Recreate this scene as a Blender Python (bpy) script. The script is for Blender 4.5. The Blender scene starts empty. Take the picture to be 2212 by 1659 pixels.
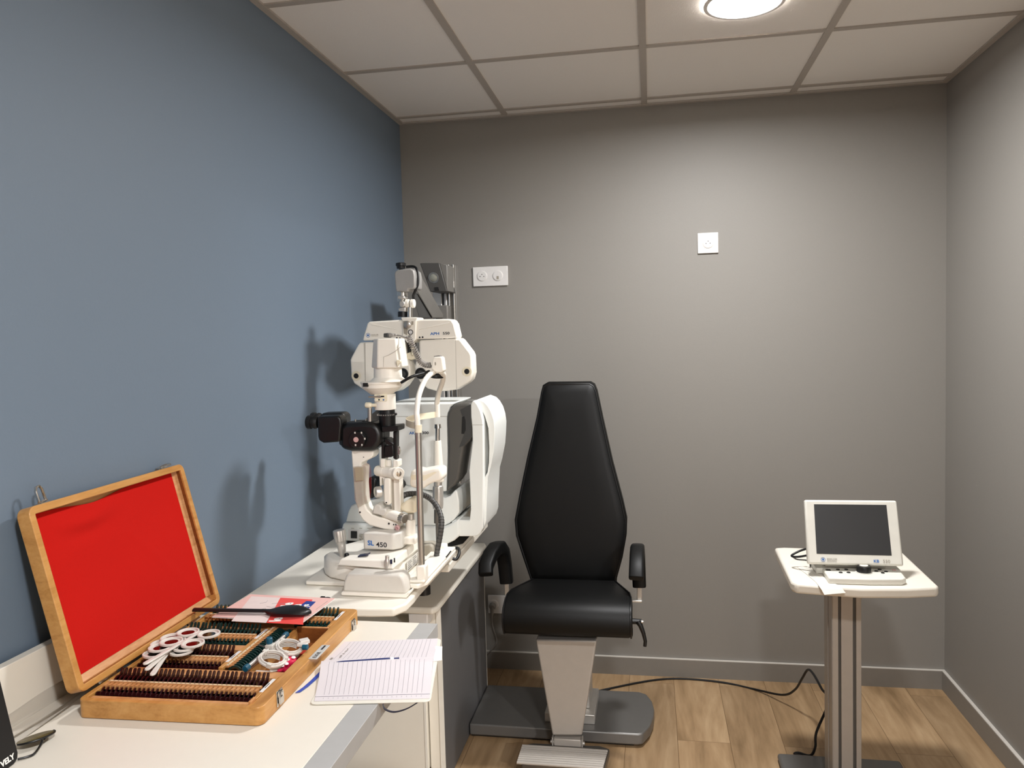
import bpy, bmesh, math, random
from mathutils import Vector as V, Matrix
random.seed(7)
sc = bpy.context.scene
col = sc.collection
# ------------------------------------------------------------------ camera (solved from the ceiling grid and room corners)
FPX, YAW, PITCH, ROLL, CH = 1707.486, -.17603, -.05772, -.02724, 1.50521
XL, XR, YB, HC = -1.0988, 1.1771, 3.4736, 2.4761
fw = V((math.sin(YAW)*math.cos(PITCH), math.cos(YAW)*math.cos(PITCH), math.sin(PITCH)))
rt = V((math.cos(YAW), -math.sin(YAW), 0)); up = rt.cross(fw)
rt, up = rt*math.cos(ROLL)+up*math.sin(ROLL), -rt*math.sin(ROLL)+up*math.cos(ROLL)
cam = bpy.data.cameras.new('camera'); cam.sensor_width = 36; cam.lens = FPX*36/2212; cam.clip_start = .02
co = bpy.data.objects.new('camera', cam); col.objects.link(co)
co.matrix_world = Matrix.Translation((0,0,CH)) @ Matrix((rt, up, -fw)).transposed().to_4x4()
sc.camera = co
def P(x, y, Y=None, Z=None, X=None):
    """point of the room that a measured photo position has on a given plane"""
    d = fw+rt*((x-1106)/FPX)-up*((y-829.5)/FPX)
    t = Y/d.y if Y is not None else ((Z-CH)/d.z if Z is not None else X/d.x)
    return V((0,0,CH))+d*t
A = lambda x,y: (640+x/4.809, 560+y/4.809)
B = lambda x,y: (640+x/4.809, 850+y/4.809)
Cc = lambda x,y: (640+x/4.809, 1050+y/4.809)
def U(n, Y): return n/4.809*(P(901,900,Y=Y)-P(900,900,Y=Y)).x

LA, LB, LC = 6.2, 7.2, 44.
# ------------------------------------------------------------------ materials
def lin(h):
    h = h.lstrip('#'); c = [int(h[i:i+2],16)/255 for i in (0,2,4)]
    return tuple(x/12.92 if x <= .04045 else ((x+.055)/1.055)**2.4 for x in c)+(1,)
MATS = {}
def mat(name, hexc, rough=.5, metal=0., var=.05, scale=40., bump=.0, emit=None, alpha=None, coat=0, spec=.5, trans=0):
    m = bpy.data.materials.new(name); m.use_nodes = True; MATS[name] = m
    nt = m.node_tree; b = nt.nodes['Principled BSDF']; N = nt.nodes.new; L = nt.links.new
    tc = N('ShaderNodeTexCoord'); nz = N('ShaderNodeTexNoise'); nz.inputs['Scale'].default_value = scale; nz.inputs['Detail'].default_value = 4
    L(tc.outputs['Object'], nz.inputs['Vector'])
    mx = N('ShaderNodeMix'); mx.data_type = 'RGBA'
    c = lin(hexc); mx.inputs[6].default_value = tuple(x*(1-var) for x in c[:3])+(1,); mx.inputs[7].default_value = tuple(min(1,x*(1+var)) for x in c[:3])+(1,)
    L(nz.outputs['Fac'], mx.inputs[0]); L(mx.outputs[2], b.inputs['Base Color'])
    b.inputs['Roughness'].default_value = rough; b.inputs['Metallic'].default_value = metal
    b.inputs['Specular IOR Level'].default_value = spec
    if coat: b.inputs['Coat Weight'].default_value = coat
    if trans: b.inputs['Transmission Weight'].default_value = trans
    if bump:
        bp = N('ShaderNodeBump'); bp.inputs['Strength'].default_value = bump; bp.inputs['Distance'].default_value = .002
        L(nz.outputs['Fac'], bp.inputs['Height']); L(bp.outputs['Normal'], b.inputs['Normal'])
    if emit: b.inputs['Emission Color'].default_value = lin(emit[0]); b.inputs['Emission Strength'].default_value = emit[1]
    if alpha is not None: b.inputs['Alpha'].default_value = alpha
    return m
def wood(name, c1, c2, c3, rough=.35, sx=(30,3,30), axis='X', planks=None, var=1.):
    m = bpy.data.materials.new(name); m.use_nodes = True; MATS[name] = m
    nt = m.node_tree; b = nt.nodes['Principled BSDF']; N = nt.nodes.new; L = nt.links.new
    tc = N('ShaderNodeTexCoord'); mp = N('ShaderNodeMapping'); mp.inputs['Scale'].default_value = sx
    L(tc.outputs['Object'], mp.inputs['Vector'])
    vec = mp.outputs['Vector']
    if planks:
        # board joints: bricks laid along Y, one random offset of the grain per board
        mp2 = N('ShaderNodeMapping'); mp2.inputs['Rotation'].default_value = (0,0,math.pi/2); mp2.inputs['Location'].default_value = (.31,.12,0)
        L(tc.outputs['Object'], mp2.inputs['Vector'])
        br = N('ShaderNodeTexBrick'); br.inputs['Scale'].default_value = 1; br.inputs['Brick Width'].default_value = planks[1]; br.inputs['Row Height'].default_value = planks[0]
        br.inputs['Mortar Size'].default_value = .0008; br.offset = .37; br.inputs['Color1'].default_value = (0,0,0,1); br.inputs['Color2'].default_value = (1,1,1,1); br.inputs['Mortar'].default_value = (.5,.5,.5,1)
        L(mp2.outputs['Vector'], br.inputs['Vector'])
        ad = N('ShaderNodeVectorMath'); ad.operation = 'MULTIPLY_ADD'; ad.inputs[1].default_value = (13,7,5)
        L(br.outputs['Color'], ad.inputs[0]); L(mp.outputs['Vector'], ad.inputs[2]); vec = ad.outputs[0]
    n1 = N('ShaderNodeTexNoise'); n1.inputs['Scale'].default_value = 1; n1.inputs['Detail'].default_value = 8; n1.inputs['Roughness'].default_value = .62; n1.inputs['Distortion'].default_value = .9
    L(vec, n1.inputs['Vector'])
    n2 = N('ShaderNodeTexNoise'); n2.inputs['Scale'].default_value = 5; n2.inputs['Detail'].default_value = 6
    L(vec, n2.inputs['Vector'])
    mxf = N('ShaderNodeMath'); mxf.operation = 'MULTIPLY_ADD'; mxf.inputs[1].default_value = .35; L(n2.outputs['Fac'], mxf.inputs[0]); L(n1.outputs['Fac'], mxf.inputs[2])
    cr = N('ShaderNodeValToRGB'); e = cr.color_ramp.elements
    e[0].position = .42; e[0].color = lin(c1); e[1].position = .92; e[1].color = lin(c3); k = e.new(.65); k.color = lin(c2)
    L(mxf.outputs[0], cr.inputs['Fac'])
    outc = cr.outputs['Color']
    if planks:
        mm = N('ShaderNodeMix'); mm.data_type = 'RGBA'; mm.blend_type = 'MULTIPLY'; mm.inputs[0].default_value = 1
        r2 = N('ShaderNodeMapRange'); r2.inputs['To Min'].default_value = .86; r2.inputs['To Max'].default_value = 1.08
        L(br.outputs['Color'], r2.inputs['Value']); L(cr.outputs['Color'], mm.inputs[6]); L(r2.outputs[0], mm.inputs[7])
        m3 = N('ShaderNodeMix'); m3.data_type = 'RGBA'; m3.blend_type = 'MIX'; m3.inputs[7].default_value = lin('#5d4327')
        L(br.outputs['Fac'], m3.inputs[0]); L(mm.outputs[2], m3.inputs[6]); outc = m3.outputs[2]
    L(outc, b.inputs['Base Color']); b.inputs['Roughness'].default_value = rough
    bp = N('ShaderNodeBump'); bp.inputs['Strength'].default_value = .12; bp.inputs['Distance'].default_value = .001
    L(mxf.outputs[0], bp.inputs['Height']); L(bp.outputs['Normal'], b.inputs['Normal'])
    return m
def glass(name, tint='#ffffff', rough=.02, t=.9):
    m = bpy.data.materials.new(name); m.use_nodes = True; MATS[name] = m
    nt = m.node_tree; N = nt.nodes.new; L = nt.links.new; nt.nodes.remove(nt.nodes['Principled BSDF'])
    tr = N('ShaderNodeBsdfTransparent'); tr.inputs[0].default_value = lin(tint); gl = N('ShaderNodeBsdfGlossy'); gl.inputs['Roughness'].default_value = rough
    fr = N('ShaderNodeFresnel'); fr.inputs[0].default_value = 1.45; mr = N('ShaderNodeMapRange'); mr.inputs['To Min'].default_value = 1-t; mr.inputs['To Max'].default_value = 1
    mx = N('ShaderNodeMixShader'); nz = N('ShaderNodeTexNoise'); nz.inputs['Scale'].default_value = 12
    bp = N('ShaderNodeBump'); bp.inputs['Strength'].default_value = .05; L(nz.outputs['Fac'], bp.inputs['Height']); L(bp.outputs['Normal'], gl.inputs['Normal'])
    L(fr.outputs[0], mr.inputs['Value']); L(mr.outputs[0], mx.inputs[0]); L(tr.outputs[0], mx.inputs[1]); L(gl.outputs[0], mx.inputs[2])
    L(mx.outputs[0], nt.nodes['Material Output'].inputs[0]); return m

mat('blue_paint','#6d7c8c',.6,var=.02,scale=160,bump=.08)
mat('white_paint','#ebe9e6',.6,bump=.05,scale=160); mat('grey_paint','#8c8882',.55,var=.02,scale=160,bump=.08)
mat('tile_white','#efece8',.9,var=.03,scale=300,bump=.25)
mat('grid_white','#b3aca4',.5)
mat('skirt_grey','#86817a',.5); mat('skirt_white','#cfc9c0',.5)
wood('oak_floor','#7d6344','#a38562','#bfa27e',.42,(9,1.1,9),planks=(.19,1.3))
wood('case_wood','#a56f33','#c18b4b','#d19d5d',.33,(22,5,40))
wood('pale_wood','#ab723f','#c48c58','#d6a273',.5,(40,8,40))
wood('dark_wood','#5e3312','#77431b','#8a5325',.45,(20,6,40))
mat('desk_white','#e4ddd0',.4,var=.015); mat('band_grey','#a9a8a6',.5)
mat('unit_white','#ece6d9',.42,var=.015); mat('panel_grey','#5c5b5b',.5); mat('white_edge','#eae6dc',.45)
mat('cream','#f6f0e4',.36,var=.012); mat('cream_warm','#efe5cb',.35,var=.012); mat('device_white','#f0f2ee',.3,var=.01)
mat('grey_plastic','#d3cec5',.42); mat('mid_grey','#93918c',.5); mat('plaque_grey','#c4c2bd',.4); mat('beige_grey','#a59d8f',.5); mat('dark_grey','#55534f',.45); mat('charcoal','#3b3b3a',.5)
mat('black_plastic','#0c0c0d',.38); mat('black_matte','#070707',.6); mat('leather','#060606',.5,spec=.3,bump=.06,scale=600)
mat('chrome','#d0cdc8',.16,1.); mat('seam_grey','#c2bcb1',.5); mat('steel','#bdb8b0',.32,.9); mat('alu','#d2cec8',.42,.75); mat('alu_dark','#6f6c68',.4,.9)
mat('silver_paint','#b3aca4',.45,.25); mat('base_paint','#6f6d6a',.36,.4); mat('motor_silver','#aaa8a5',.42,.25)
mat('arm_grey','#77746f',.5,.2); mat('lamp_dark','#4a4845',.5)
mat('socket_white','#e9e6e3',.25); mat('red_felt','#bd150d',.9,var=.06,scale=300,bump=.1,spec=.15); mat('strip_pale','#dcc6a2',.6)
mat('lens_red','#2c0c0e',.3); mat('lens_green','#10302c',.32); mat('white_plastic','#dfd9d1',.3); mat('bright_white','#f4f1ec',.4)
mat('pink_paper','#e9bdb5',.6); mat('pale_paper','#e6d8d3',.6); mat('red_ink','#e8504a',.55); mat('blue_ink','#26418e',.55); mat('white_ink','#fbf7f2',.5)
mat('page','#d9d2d5',.7,var=.01); mat('cover_white','#e2ddd1',.4); mat('line_grey','#8a858c',.7); mat('ribbon_blue','#2f4fae',.5); mat('navy','#17172b',.5); mat('pen_blue','#1f2c62',.3)
mat('text_dark','#26242c',.5); mat('text_blue','#2f6cb5',.5); mat('text_soft','#9fb0c8',.5); mat('teal','#0d4f66',.35); mat('kb_white','#dcd9cf',.35); mat('screen','#272728',.4,var=.02); mat('pink_button','#cfa6a3',.4)
mat('display_blue','#141a3c',.2); mat('sticker','#d8d4cc',.4); mat('pouch','#d0244c',.28,var=.3,scale=60); mat('candy_white','#f7eef0',.3); mat('dark_red','#4a0d18',.4); mat('orange_red','#cf3a1a',.4)
mat('tortoise','#5e5334',.25,var=.6,scale=90); mat('cord_black','#0a0a0c',.45); mat('cord_grey','#8f8a84',.5); mat('loom','#4c4a48',.5); mat('receipt','#dcd7cc',.6); mat('ink_grey','#9a948c',.6); mat('clasp','#cfcac2',.18,1.)
glass('clear_plastic','#fbfbfc',.08,.93); glass('clear_glass','#f4f8f6',.02,.94); glass('lens_glass','#b8b2a8',.02,.85)
mat('lamp_glow','#ffffff',.4,emit=('#fffaf2',9.)); mat('halogen','#b7b6a8',.2,.3)
M = MATS

# ------------------------------------------------------------------ mesh builder
class MB:
    def __init__(s): s.bm = bmesh.new(); s.mi = 0
    def _f(s, vs):
        try: f = s.bm.faces.new(vs); f.material_index = s.mi; return f
        except ValueError: return None
    def box(s, x0,x1,y0,y1,z0,z1): return s.obox((x0+x1)/2,(y0+y1)/2,(z0+z1)/2,abs(x1-x0)/2,abs(y1-y0)/2,abs(z1-z0)/2)
    def obox(s, cx,cy,cz,hx,hy,hz, ax=V((1,0,0)), ay=V((0,1,0)), az=V((0,0,1))):
        c = V((cx,cy,cz)); v = [s.bm.verts.new(c+ax*(hx*i)+ay*(hy*j)+az*(hz*k)) for i in (-1,1) for j in (-1,1) for k in (-1,1)]
        for q in ((0,1,3,2),(4,6,7,5),(0,4,5,1),(2,3,7,6),(0,2,6,4),(1,5,7,3)): s._f([v[i] for i in q])
        return s
    def prism(s, pts, vec):
        vec = V(vec); a = [s.bm.verts.new(V(p)) for p in pts]; b = [s.bm.verts.new(V(p)+vec) for p in pts]; n = len(pts)
        s._f(a); s._f(b[::-1])
        for i in range(n): s._f([a[i],b[i],b[(i+1)%n],a[(i+1)%n]])
        return s
    def px(s, fn, pts, Y, depth):      # outline measured in the photo, standing in the plane Y, with real thickness
        return s.prism([P(*(fn(*p) if fn else p), Y=Y) for p in pts], (0,depth,0))
    def pz(s, pts, Z, h, fn=None):     # outline measured in the photo, lying in the plane Z
        return s.prism([P(*(fn(*p) if fn else p), Z=Z) for p in pts], (0,0,h))
    def loft(s, rings, cap=True, closed=False):
        R = [[s.bm.verts.new(V(p)) for p in r] for r in rings]; n = len(R[0]); m = len(R)
        for i in range(m if closed else m-1):
            a, b = R[i], R[(i+1)%m]
            for j in range(n): s._f([a[j],a[(j+1)%n],b[(j+1)%n],b[j]])
        if cap and not closed: s._f(R[0][::-1]); s._f(R[-1])
        return s
    def frame(s, d):
        d = d.normalized(); a = V((0,0,1)) if abs(d.z) < .9 else V((1,0,0)); u = d.cross(a).normalized(); return u, d.cross(u).normalized()
    def tube(s, pts, r, n=10, closed=False, flat=1.):
        pts = [V(p) for p in pts]; rs = r if isinstance(r,(list,tuple)) else [r]*len(pts); rings = []; u = None; m = len(pts)
        for i,p in enumerate(pts):
            t = (pts[(i+1)%m]-pts[i-1]) if closed else (pts[min(i+1,m-1)]-pts[max(i-1,0)])
            t.normalize()
            if u is None: u, w = s.frame(t)
            u = (u-t*u.dot(t)).normalized(); w = t.cross(u)
            rings.append([p+(u*math.cos(k*math.tau/n)+w*math.sin(k*math.tau/n)*flat)*rs[i] for k in range(n)])
        return s.loft(rings, closed=closed)
    def cyl(s, p0, p1, r0, r1=None, n=24): return s.lathe(p0, V(p1)-V(p0), [(0,r0),((V(p1)-V(p0)).length, r0 if r1 is None else r1)], n)
    def lathe(s, c, axis, prof, n=28):
        c = V(c); d = V(axis).normalized(); u, w = s.frame(d); rings = []
        for h, r in prof:
            r = max(r, 1e-5); rings.append([c+d*h+(u*math.cos(k*math.tau/n)+w*math.sin(k*math.tau/n))*r for k in range(n)])
        return s.loft(rings)
    def ring(s, c, axis, ro, ri, h, n=32):
        c = V(c); d = V(axis).normalized(); u, w = s.frame(d)
        prof = [(0,ri),(0,ro),(h,ro),(h,ri)]
        rings = [[c+d*hh+(u*math.cos(k*math.tau/n)+w*math.sin(k*math.tau/n))*r for hh,r in prof] for k in range(n)]
        return s.loft(rings, closed=True)
    def grid(s, fn, nu, nv):
        g = [[s.bm.verts.new(V(fn(i/nu,j/nv))) for j in range(nv+1)] for i in range(nu+1)]
        for i in range(nu):
            for j in range(nv): s._f([g[i][j],g[i+1][j],g[i+1][j+1],g[i][j+1]])
        return s
    def build(s, name, mats, parent=None, bevel=0, seg=2, smooth=40, solid=0, sub=0, loc=None, norm=True):
        if norm: bmesh.ops.recalc_face_normals(s.bm, faces=s.bm.faces)
        off = V((0,0,0)); q = parent
        while q is not None: off += q.location; q = q.parent
        if loc is not None: off += V(loc)
        if off.length: bmesh.ops.translate(s.bm, verts=s.bm.verts, vec=-off)
        me = bpy.data.meshes.new(name); s.bm.to_mesh(me); s.bm.free()
        for m in (mats if isinstance(mats,(list,tuple)) else [mats]): me.materials.append(M[m] if isinstance(m,str) else m)
        o = bpy.data.objects.new(name, me); col.objects.link(o); o.parent = parent
        if loc is not None: o.location = loc
        if smooth: me.shade_smooth(); me.set_sharp_from_angle(angle=math.radians(smooth))
        if solid: k = o.modifiers.new('solid','SOLIDIFY'); k.thickness = solid
        if bevel: k = o.modifiers.new('bevel','BEVEL'); k.width = bevel; k.segments = seg; k.limit_method = 'ANGLE'; k.angle_limit = math.radians(38)
        if sub: k = o.modifiers.new('sub','SUBSURF'); k.levels = sub; k.render_levels = sub
        return o
def tag(o, label, cat, group=None):
    o['label'] = label; o['category'] = cat
    if group: o['group'] = group
    return o
def thing(name, label, cat, loc, group=None):
    o = bpy.data.objects.new(name, None); col.objects.link(o); o.location = V(loc); o.empty_display_size = .05
    return tag(o, label, cat, group)
def struct(o): o['kind'] = 'structure'; return o
def text(body, size, m, parent, org, xd, ud, name='lettering', align='LEFT', wscale=1., bold=0):
    cu = bpy.data.curves.new('t','FONT'); cu.body = body; cu.size = size; cu.align_x = align; cu.extrude = .0002; cu.offset = bold; cu.resolution_u = 3
    t = bpy.data.objects.new('t', cu); col.objects.link(t)
    dg = bpy.context.evaluated_depsgraph_get(); me = bpy.data.meshes.new_from_object(t.evaluated_get(dg)); bpy.data.objects.remove(t)
    xd = V(xd).normalized(); ud = V(ud).normalized(); n = xd.cross(ud).normalized(); org = V(org)
    off = V((0,0,0)); q = parent
    while q is not None: off += q.location; q = q.parent
    for v in me.vertices: c = v.co.copy(); v.co = org+xd*c.x*wscale+ud*c.y+n*(c.z+.0003)-off
    me.materials.clear(); me.materials.append(M[m]); me.name = name
    o = bpy.data.objects.new(name, me); col.objects.link(o); o.parent = parent; return o
def spline(pts, k=6):
    pts = [V(p) for p in pts]; out = []
    for i in range(len(pts)-1):
        a = pts[max(i-1,0)]; b = pts[i]; c = pts[i+1]; d = pts[min(i+2,len(pts)-1)]
        for j in range(k):
            t = j/k; out.append(.5*((2*b)+(c-a)*t+(2*a-5*b+4*c-d)*t*t+(3*b-a-3*c+d)*t**3))
    return out+[pts[-1]]

# ------------------------------------------------------------------ the room
YF = -1.7; T = .1
b = MB(); b.box(XL-T,XL,YF-T,YB+T,0,HC+.1); struct(b.build('wall_left','blue_paint'))
b = MB(); b.box(XL,XR,YB,YB+T,0,HC+.1); struct(b.build('wall_back','grey_paint'))
b = MB(); b.box(XR,XR+T,.62,YB+T,0,HC+.1); b.box(XR,XR+T,YF,-.55,0,HC+.1); b.box(XR,XR+T,-.55,.62,2.27,HC+.1); struct(b.build('wall_right','grey_paint'))
b = MB(); b.box(XL,3.9,YF-1.6-T,YF-1.6,0,HC+.1); b.box(XL,XR,YF-T,YF,0,HC+.1); struct(b.build('wall_front','white_paint'))
b = MB(); b.box(3.8,3.9,YF-1.6,.8,0,HC+.1); b.box(XR+T,3.8,.7,.8,0,HC+.1); struct(b.build('wall_corridor','white_paint'))
b = MB(); b.box(XL-T,3.9,YF-1.7,YB+T,-.05,0); struct(b.build('floor','oak_floor'))
b = MB(); b.box(XL-T,3.9,YF-1.7,YB+T,HC+.005,HC+.1)
ceil = struct(b.build('ceiling','tile_white'))
b = MB(); gx = [-.6138+.6*i for i in range(3)]; gy = [3.3786-.6*j for j in range(9)]
for x in gx: b.box(x-.012,x+.012,YF,YB-.022,HC,HC+.0055)
for y in gy:
    xs = [XL+.022]+[q for x in gx for q in (x-.012,x+.012)]+[XR-.022]
    for k in range(0,len(xs),2): b.box(xs[k],xs[k+1],y-.012,y+.012,HC+.0005,HC+.0055)
b.build('ceiling_grid','grid_white',ceil)
b = MB(); w_ = .022
b.box(XL,XL+w_,YF,YB,HC-.002,HC+.004); b.box(XR-w_,XR,.62,YB,HC-.002,HC+.004); b.box(XL+w_,XR-w_,YB-w_,YB,HC-.002,HC+.004)
struct(b.build('trim_1','grid_white'))
b = MB(); bt = .014; bh = .0775
b.box(XL,XR,YB-bt,YB,0,bh); b.mi = 1; b.box(XL,XR,YB-bt+.001,YB,bh,bh+.0025); struct(b.build('baseboard_back',['skirt_grey','skirt_white']))
b = MB(); b.box(XR-bt,XR,.62,YB-bt,0,bh); b.mi = 1; b.box(XR-bt+.001,XR,.62,YB-bt,bh,bh+.0025); struct(b.build('baseboard_right',['skirt_grey','skirt_white']))
b = MB(); b.box(XL,XL+bt,YF,YB-bt,0,bh); struct(b.build('baseboard_left',['skirt_grey']))

def downlight(x, y, label, watts, spread=180, name='downlight'):
    t = thing(name, label, 'ceiling light', (x,y,HC))
    b = MB(); b.ring((x,y,HC-.006),(0,0,1),.118,.105,.0058); b.build('trim_ring','socket_white',t,bevel=.002)
    b = MB(); b.lathe((x,y,HC-.004),(0,0,1),[(0,.1045),(.0035,.1045)],40); b.build('diffuser','lamp_glow',t)
    l = bpy.data.lights.new('lamp','AREA'); l.shape = 'DISK'; l.size = .2; l.energy = watts; l.color = (.985,.99,1.); l.spread = math.radians(spread)
    o = bpy.data.objects.new('lamp', l); col.objects.link(o); o.parent = t; o.location = (0,0,-.0045)
    return t
downlight(.286,2.479,'round glowing recessed downlight in the white tiled ceiling',LA,172)
downlight(.286,.079,'round recessed downlight in the ceiling over the near part of the room',LB,172)
downlight(2.55,-1.95,'round recessed downlight in the ceiling of the corridor beyond the doorway',LC,180,'corridor_downlight')

# wall sockets
def socket_plate(b, x0,x1,z0,z1): b.box(x0,x1,YB-.0095,YB-.0005,z0,z1)
def insert(b, x, z, r=.021): b.lathe((x,YB-.009,z),(0,-1,0),[(0,r+.003),(.0025,r+.002),(.003,r),(.0045,r-.001),(.0046,0)],32)
def pins(b, x, z, s=1.):
    for dx,dz in ((-.0085,-.002),(.0085,-.002),(0,.007)): b.lathe((x+dx*s,YB-.0133,z+dz*s),(0,-1,0),[(0,.0022),(.0006,.0022)],12)
t = thing('wall_socket','wide white double wall plate with a mains outlet and a charging outlet','socket',(-.701,YB,1.74))
b = MB(); socket_plate(b,-.780,-.622,1.740,1.826); b.build('plate','socket_white',t,bevel=.002)
b = MB(); insert(b,-.738,1.785); q = b.build('outlet','socket_white',t); b = MB(); pins(b,-.738,1.785); b.build('pin_hole','dark_grey',q)
b = MB(); insert(b,-.667,1.784); q = b.build('charging_outlet','socket_white',t); b = MB(); b.box(-.672,-.662,YB-.0142,YB-.0133,1.768,1.782); b.build('port','beige_grey',q)
t = thing('wall_socket','small square white single socket alone on the grey wall','socket',(.2415,YB,1.842))
b = MB(); socket_plate(b,.199,.284,1.842,1.928); b.build('plate','socket_white',t,bevel=.002)
b = MB(); insert(b,.2415,1.885); q = b.build('outlet','socket_white',t); b = MB(); pins(b,.2415,1.885); b.build('pin_hole','dark_grey',q)
c0 = P(1063,1306,Y=YB-.012)
t = thing('wall_socket','low white socket behind the chair with a grey plug in it','socket',(c0.x,YB,c0.z-.043))
b = MB(); socket_plate(b,c0.x-.02,c0.x+.115,c0.z-.042,c0.z+.042); b.build('plate','socket_white',t,bevel=.002)
b = MB(); insert(b,c0.x+.006,c0.z); b.build('outlet','socket_white',t)
t = thing('power_plug','grey mains plug and cord hanging from the low socket','plug',(c0.x,YB-.02,c0.z-.04))
b = MB(); b.lathe((c0.x+.004,YB-.0145,c0.z-.002),(0,-1,-.25),[(0,.015),(.012,.016),(.02,.012),(.022,.006)]); b.tube([(c0.x+.004,YB-.028,c0.z-.006),(c0.x+.002,YB-.03,c0.z-.035),(c0.x,YB-.03,c0.z-.055)],[.011,.007,.004]); b.build('plug_body','cord_grey',t)
b = MB(); b.tube(spline([(c0.x,YB-.03,c0.z-.053),(c0.x+.005,YB-.03,c0.z-.1),(c0.x+.02,YB-.03,c0.z-.16),(c0.x-.002,YB-.03,c0.z-.2),(c0.x-.05,YB-.03,c0.z-.24)]),.0035); b.build('cord','cord_grey',t)
# ------------------------------------------------------------------ desk
ZD = .878
dk = thing('desk','white desk with a grey edge strip along the blue wall','desk',(-.77,.95,0))
b = MB(); b.box(-1.065,-.52,.25,1.663,ZD-.03,ZD); b.build('worktop','desk_white',dk,bevel=.001)
b = MB(); b.box(-.5199,-.478,.25,1.663,ZD-.03,ZD); b.build('edge_strip','band_grey',dk,bevel=.001)
b = MB(); b.box(XL+.015,-1.0655,.25,1.663,.0005,.984); tag(b.build('desk_backsplash','desk_white',bevel=.001,loc=(-1.077,.95,.0005)),'long white upstand board fixed to the blue wall behind the desk','backsplash')
for y_ in (1.60,.3): b = MB(); b.box(-1.06,-.72,y_,y_+.025,0,ZD-.0305); b.build('side_panel','desk_white',dk,bevel=.001)
cl = MB()   # clear plastic sleeve lying crumpled along the foot of the backsplash
def slv(i,j):
    y_ = .92+.62*i; f = j*.052; return (-1.0645+f, y_, ZD+.0012+.020*max(0,1-j*1.9)**1.6+.004*abs(math.sin(9*j+3*i))+.0025*math.sin(17*i+6*j)+.002)
cl.grid(slv,50,12)
tag(cl.build('plastic_sleeve','clear_plastic',smooth=80,loc=(-1.04,1.15,ZD)),'clear crumpled plastic sleeve lying along the foot of the desk backsplash','plastic sleeve')

# ------------------------------------------------------------------ instrument unit
Z1 = .64; Z2 = .858
un = thing('instrument_unit','white and grey examination unit with a raised table and a tall lamp column','instrument table',(-.88,2.85,0))
b = MB(); b.prism([(XL+.012,2.425,Z1-.022),(-.713,2.425,Z1-.022),(-.7,2.445,Z1-.022),(-.7,3.21,Z1-.022),(-.712,3.245,Z1-.022),(XL+.012,3.245,Z1-.022)],(0,0,.022)); b.build('worktop','unit_white',un,bevel=.007,seg=3)
b = MB(); b.box(-.722,-.707,2.50,3.18,.004,Z1-.0225); p = b.build('side_panel','panel_grey',un)
for y_ in (2.4955,3.18): b = MB(); b.box(-.7225,-.7062,y_,y_+.0045,.004,Z1-.0225); b.build('edging','white_edge',p)
b = MB(); b.box(XL+.016,-.7225,2.56,3.17,.06,Z1-.0225); b.build('cabinet_body','unit_white',un)
b = MB(); b.box(-.7595,-.7228,2.502,2.559,.06,Z1-.03); b.build('front_frame','unit_white',un,bevel=.002)
b = MB(); b.box(XL+.03,-.7625,2.462,2.558,.06,Z1-.075); dr = b.build('door','unit_white',un,bevel=.003)
b = MB(); b.box(-.764,-.757,2.458,2.4615,.06,Z1-.075); b.build('edging','white_edge',dr)
b = MB(); b.box(-.757,-.735,2.470,2.5015,.415,.455); b.build('hinge_cover','unit_white',un,bevel=.004)
b = MB(); b.lathe((-.86,2.4618,.51),(0,-1,0),[(0,.022),(.012,.022),(.016,.017)]); b.build('knob','black_plastic',dr)
b = MB(); b.box(-.80,-.735,2.44,2.50,.575,.6135); b.build('drawer_front','socket_white',un,bevel=.003)
# raised sliding table
tp = [(-1.05,1.79),(-.64,1.775),(-.622,1.79),(-.608,1.83),(-.606,1.86),(-.606,2.80),(-1.05,2.80)]
fr = [P(480,1306,Z=Z2),P(800,1315,Z=Z2),P(850,1314,Z=Z2),P(878,1303,Z=Z2),P(893,1288,Z=Z2),P(905,1272,Z=Z2)]
pts = [(-1.05,fr[0].y,Z2-.022)]+[(p_.x,p_.y,Z2-.022) for p_ in fr[1:]]+[(-.606,2.82,Z2-.022),(-1.05,2.82,Z2-.022)]
b = MB(); b.prism(pts,(0,0,.022)); st_ = b.build('sliding_table','unit_white',un,bevel=.005,seg=3)
b = MB(); b.box(-.635,-.6062,2.25,2.82,Z2-.045,Z2-.0222); b.build('table_rail','unit_white',un,bevel=.003)
b = MB(); b.box(-1.04,-.80,2.5,2.9,Z1+.0005,Z2-.0225); b.build('lift_housing','dark_grey',un,bevel=.004)
b = MB(); b.cyl(P(916,1283,Z=Z2-.045),P(916,1283,Z=Z2-.045)+V((0,0,.022)),.018); b.build('stop_foot','black_plastic',un)
b = MB(); b.lathe(P(705,1293.5,Z=Z2)+V((0,0,.0002)),(0,0,1),[(0,.011),(.0012,.0105)]); b.obox(*(P(697,1292,Z=Z2)+V((0,0,.002))),.005,.004,.0018); b.build('cable_grommet','black_plastic',st_)
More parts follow.
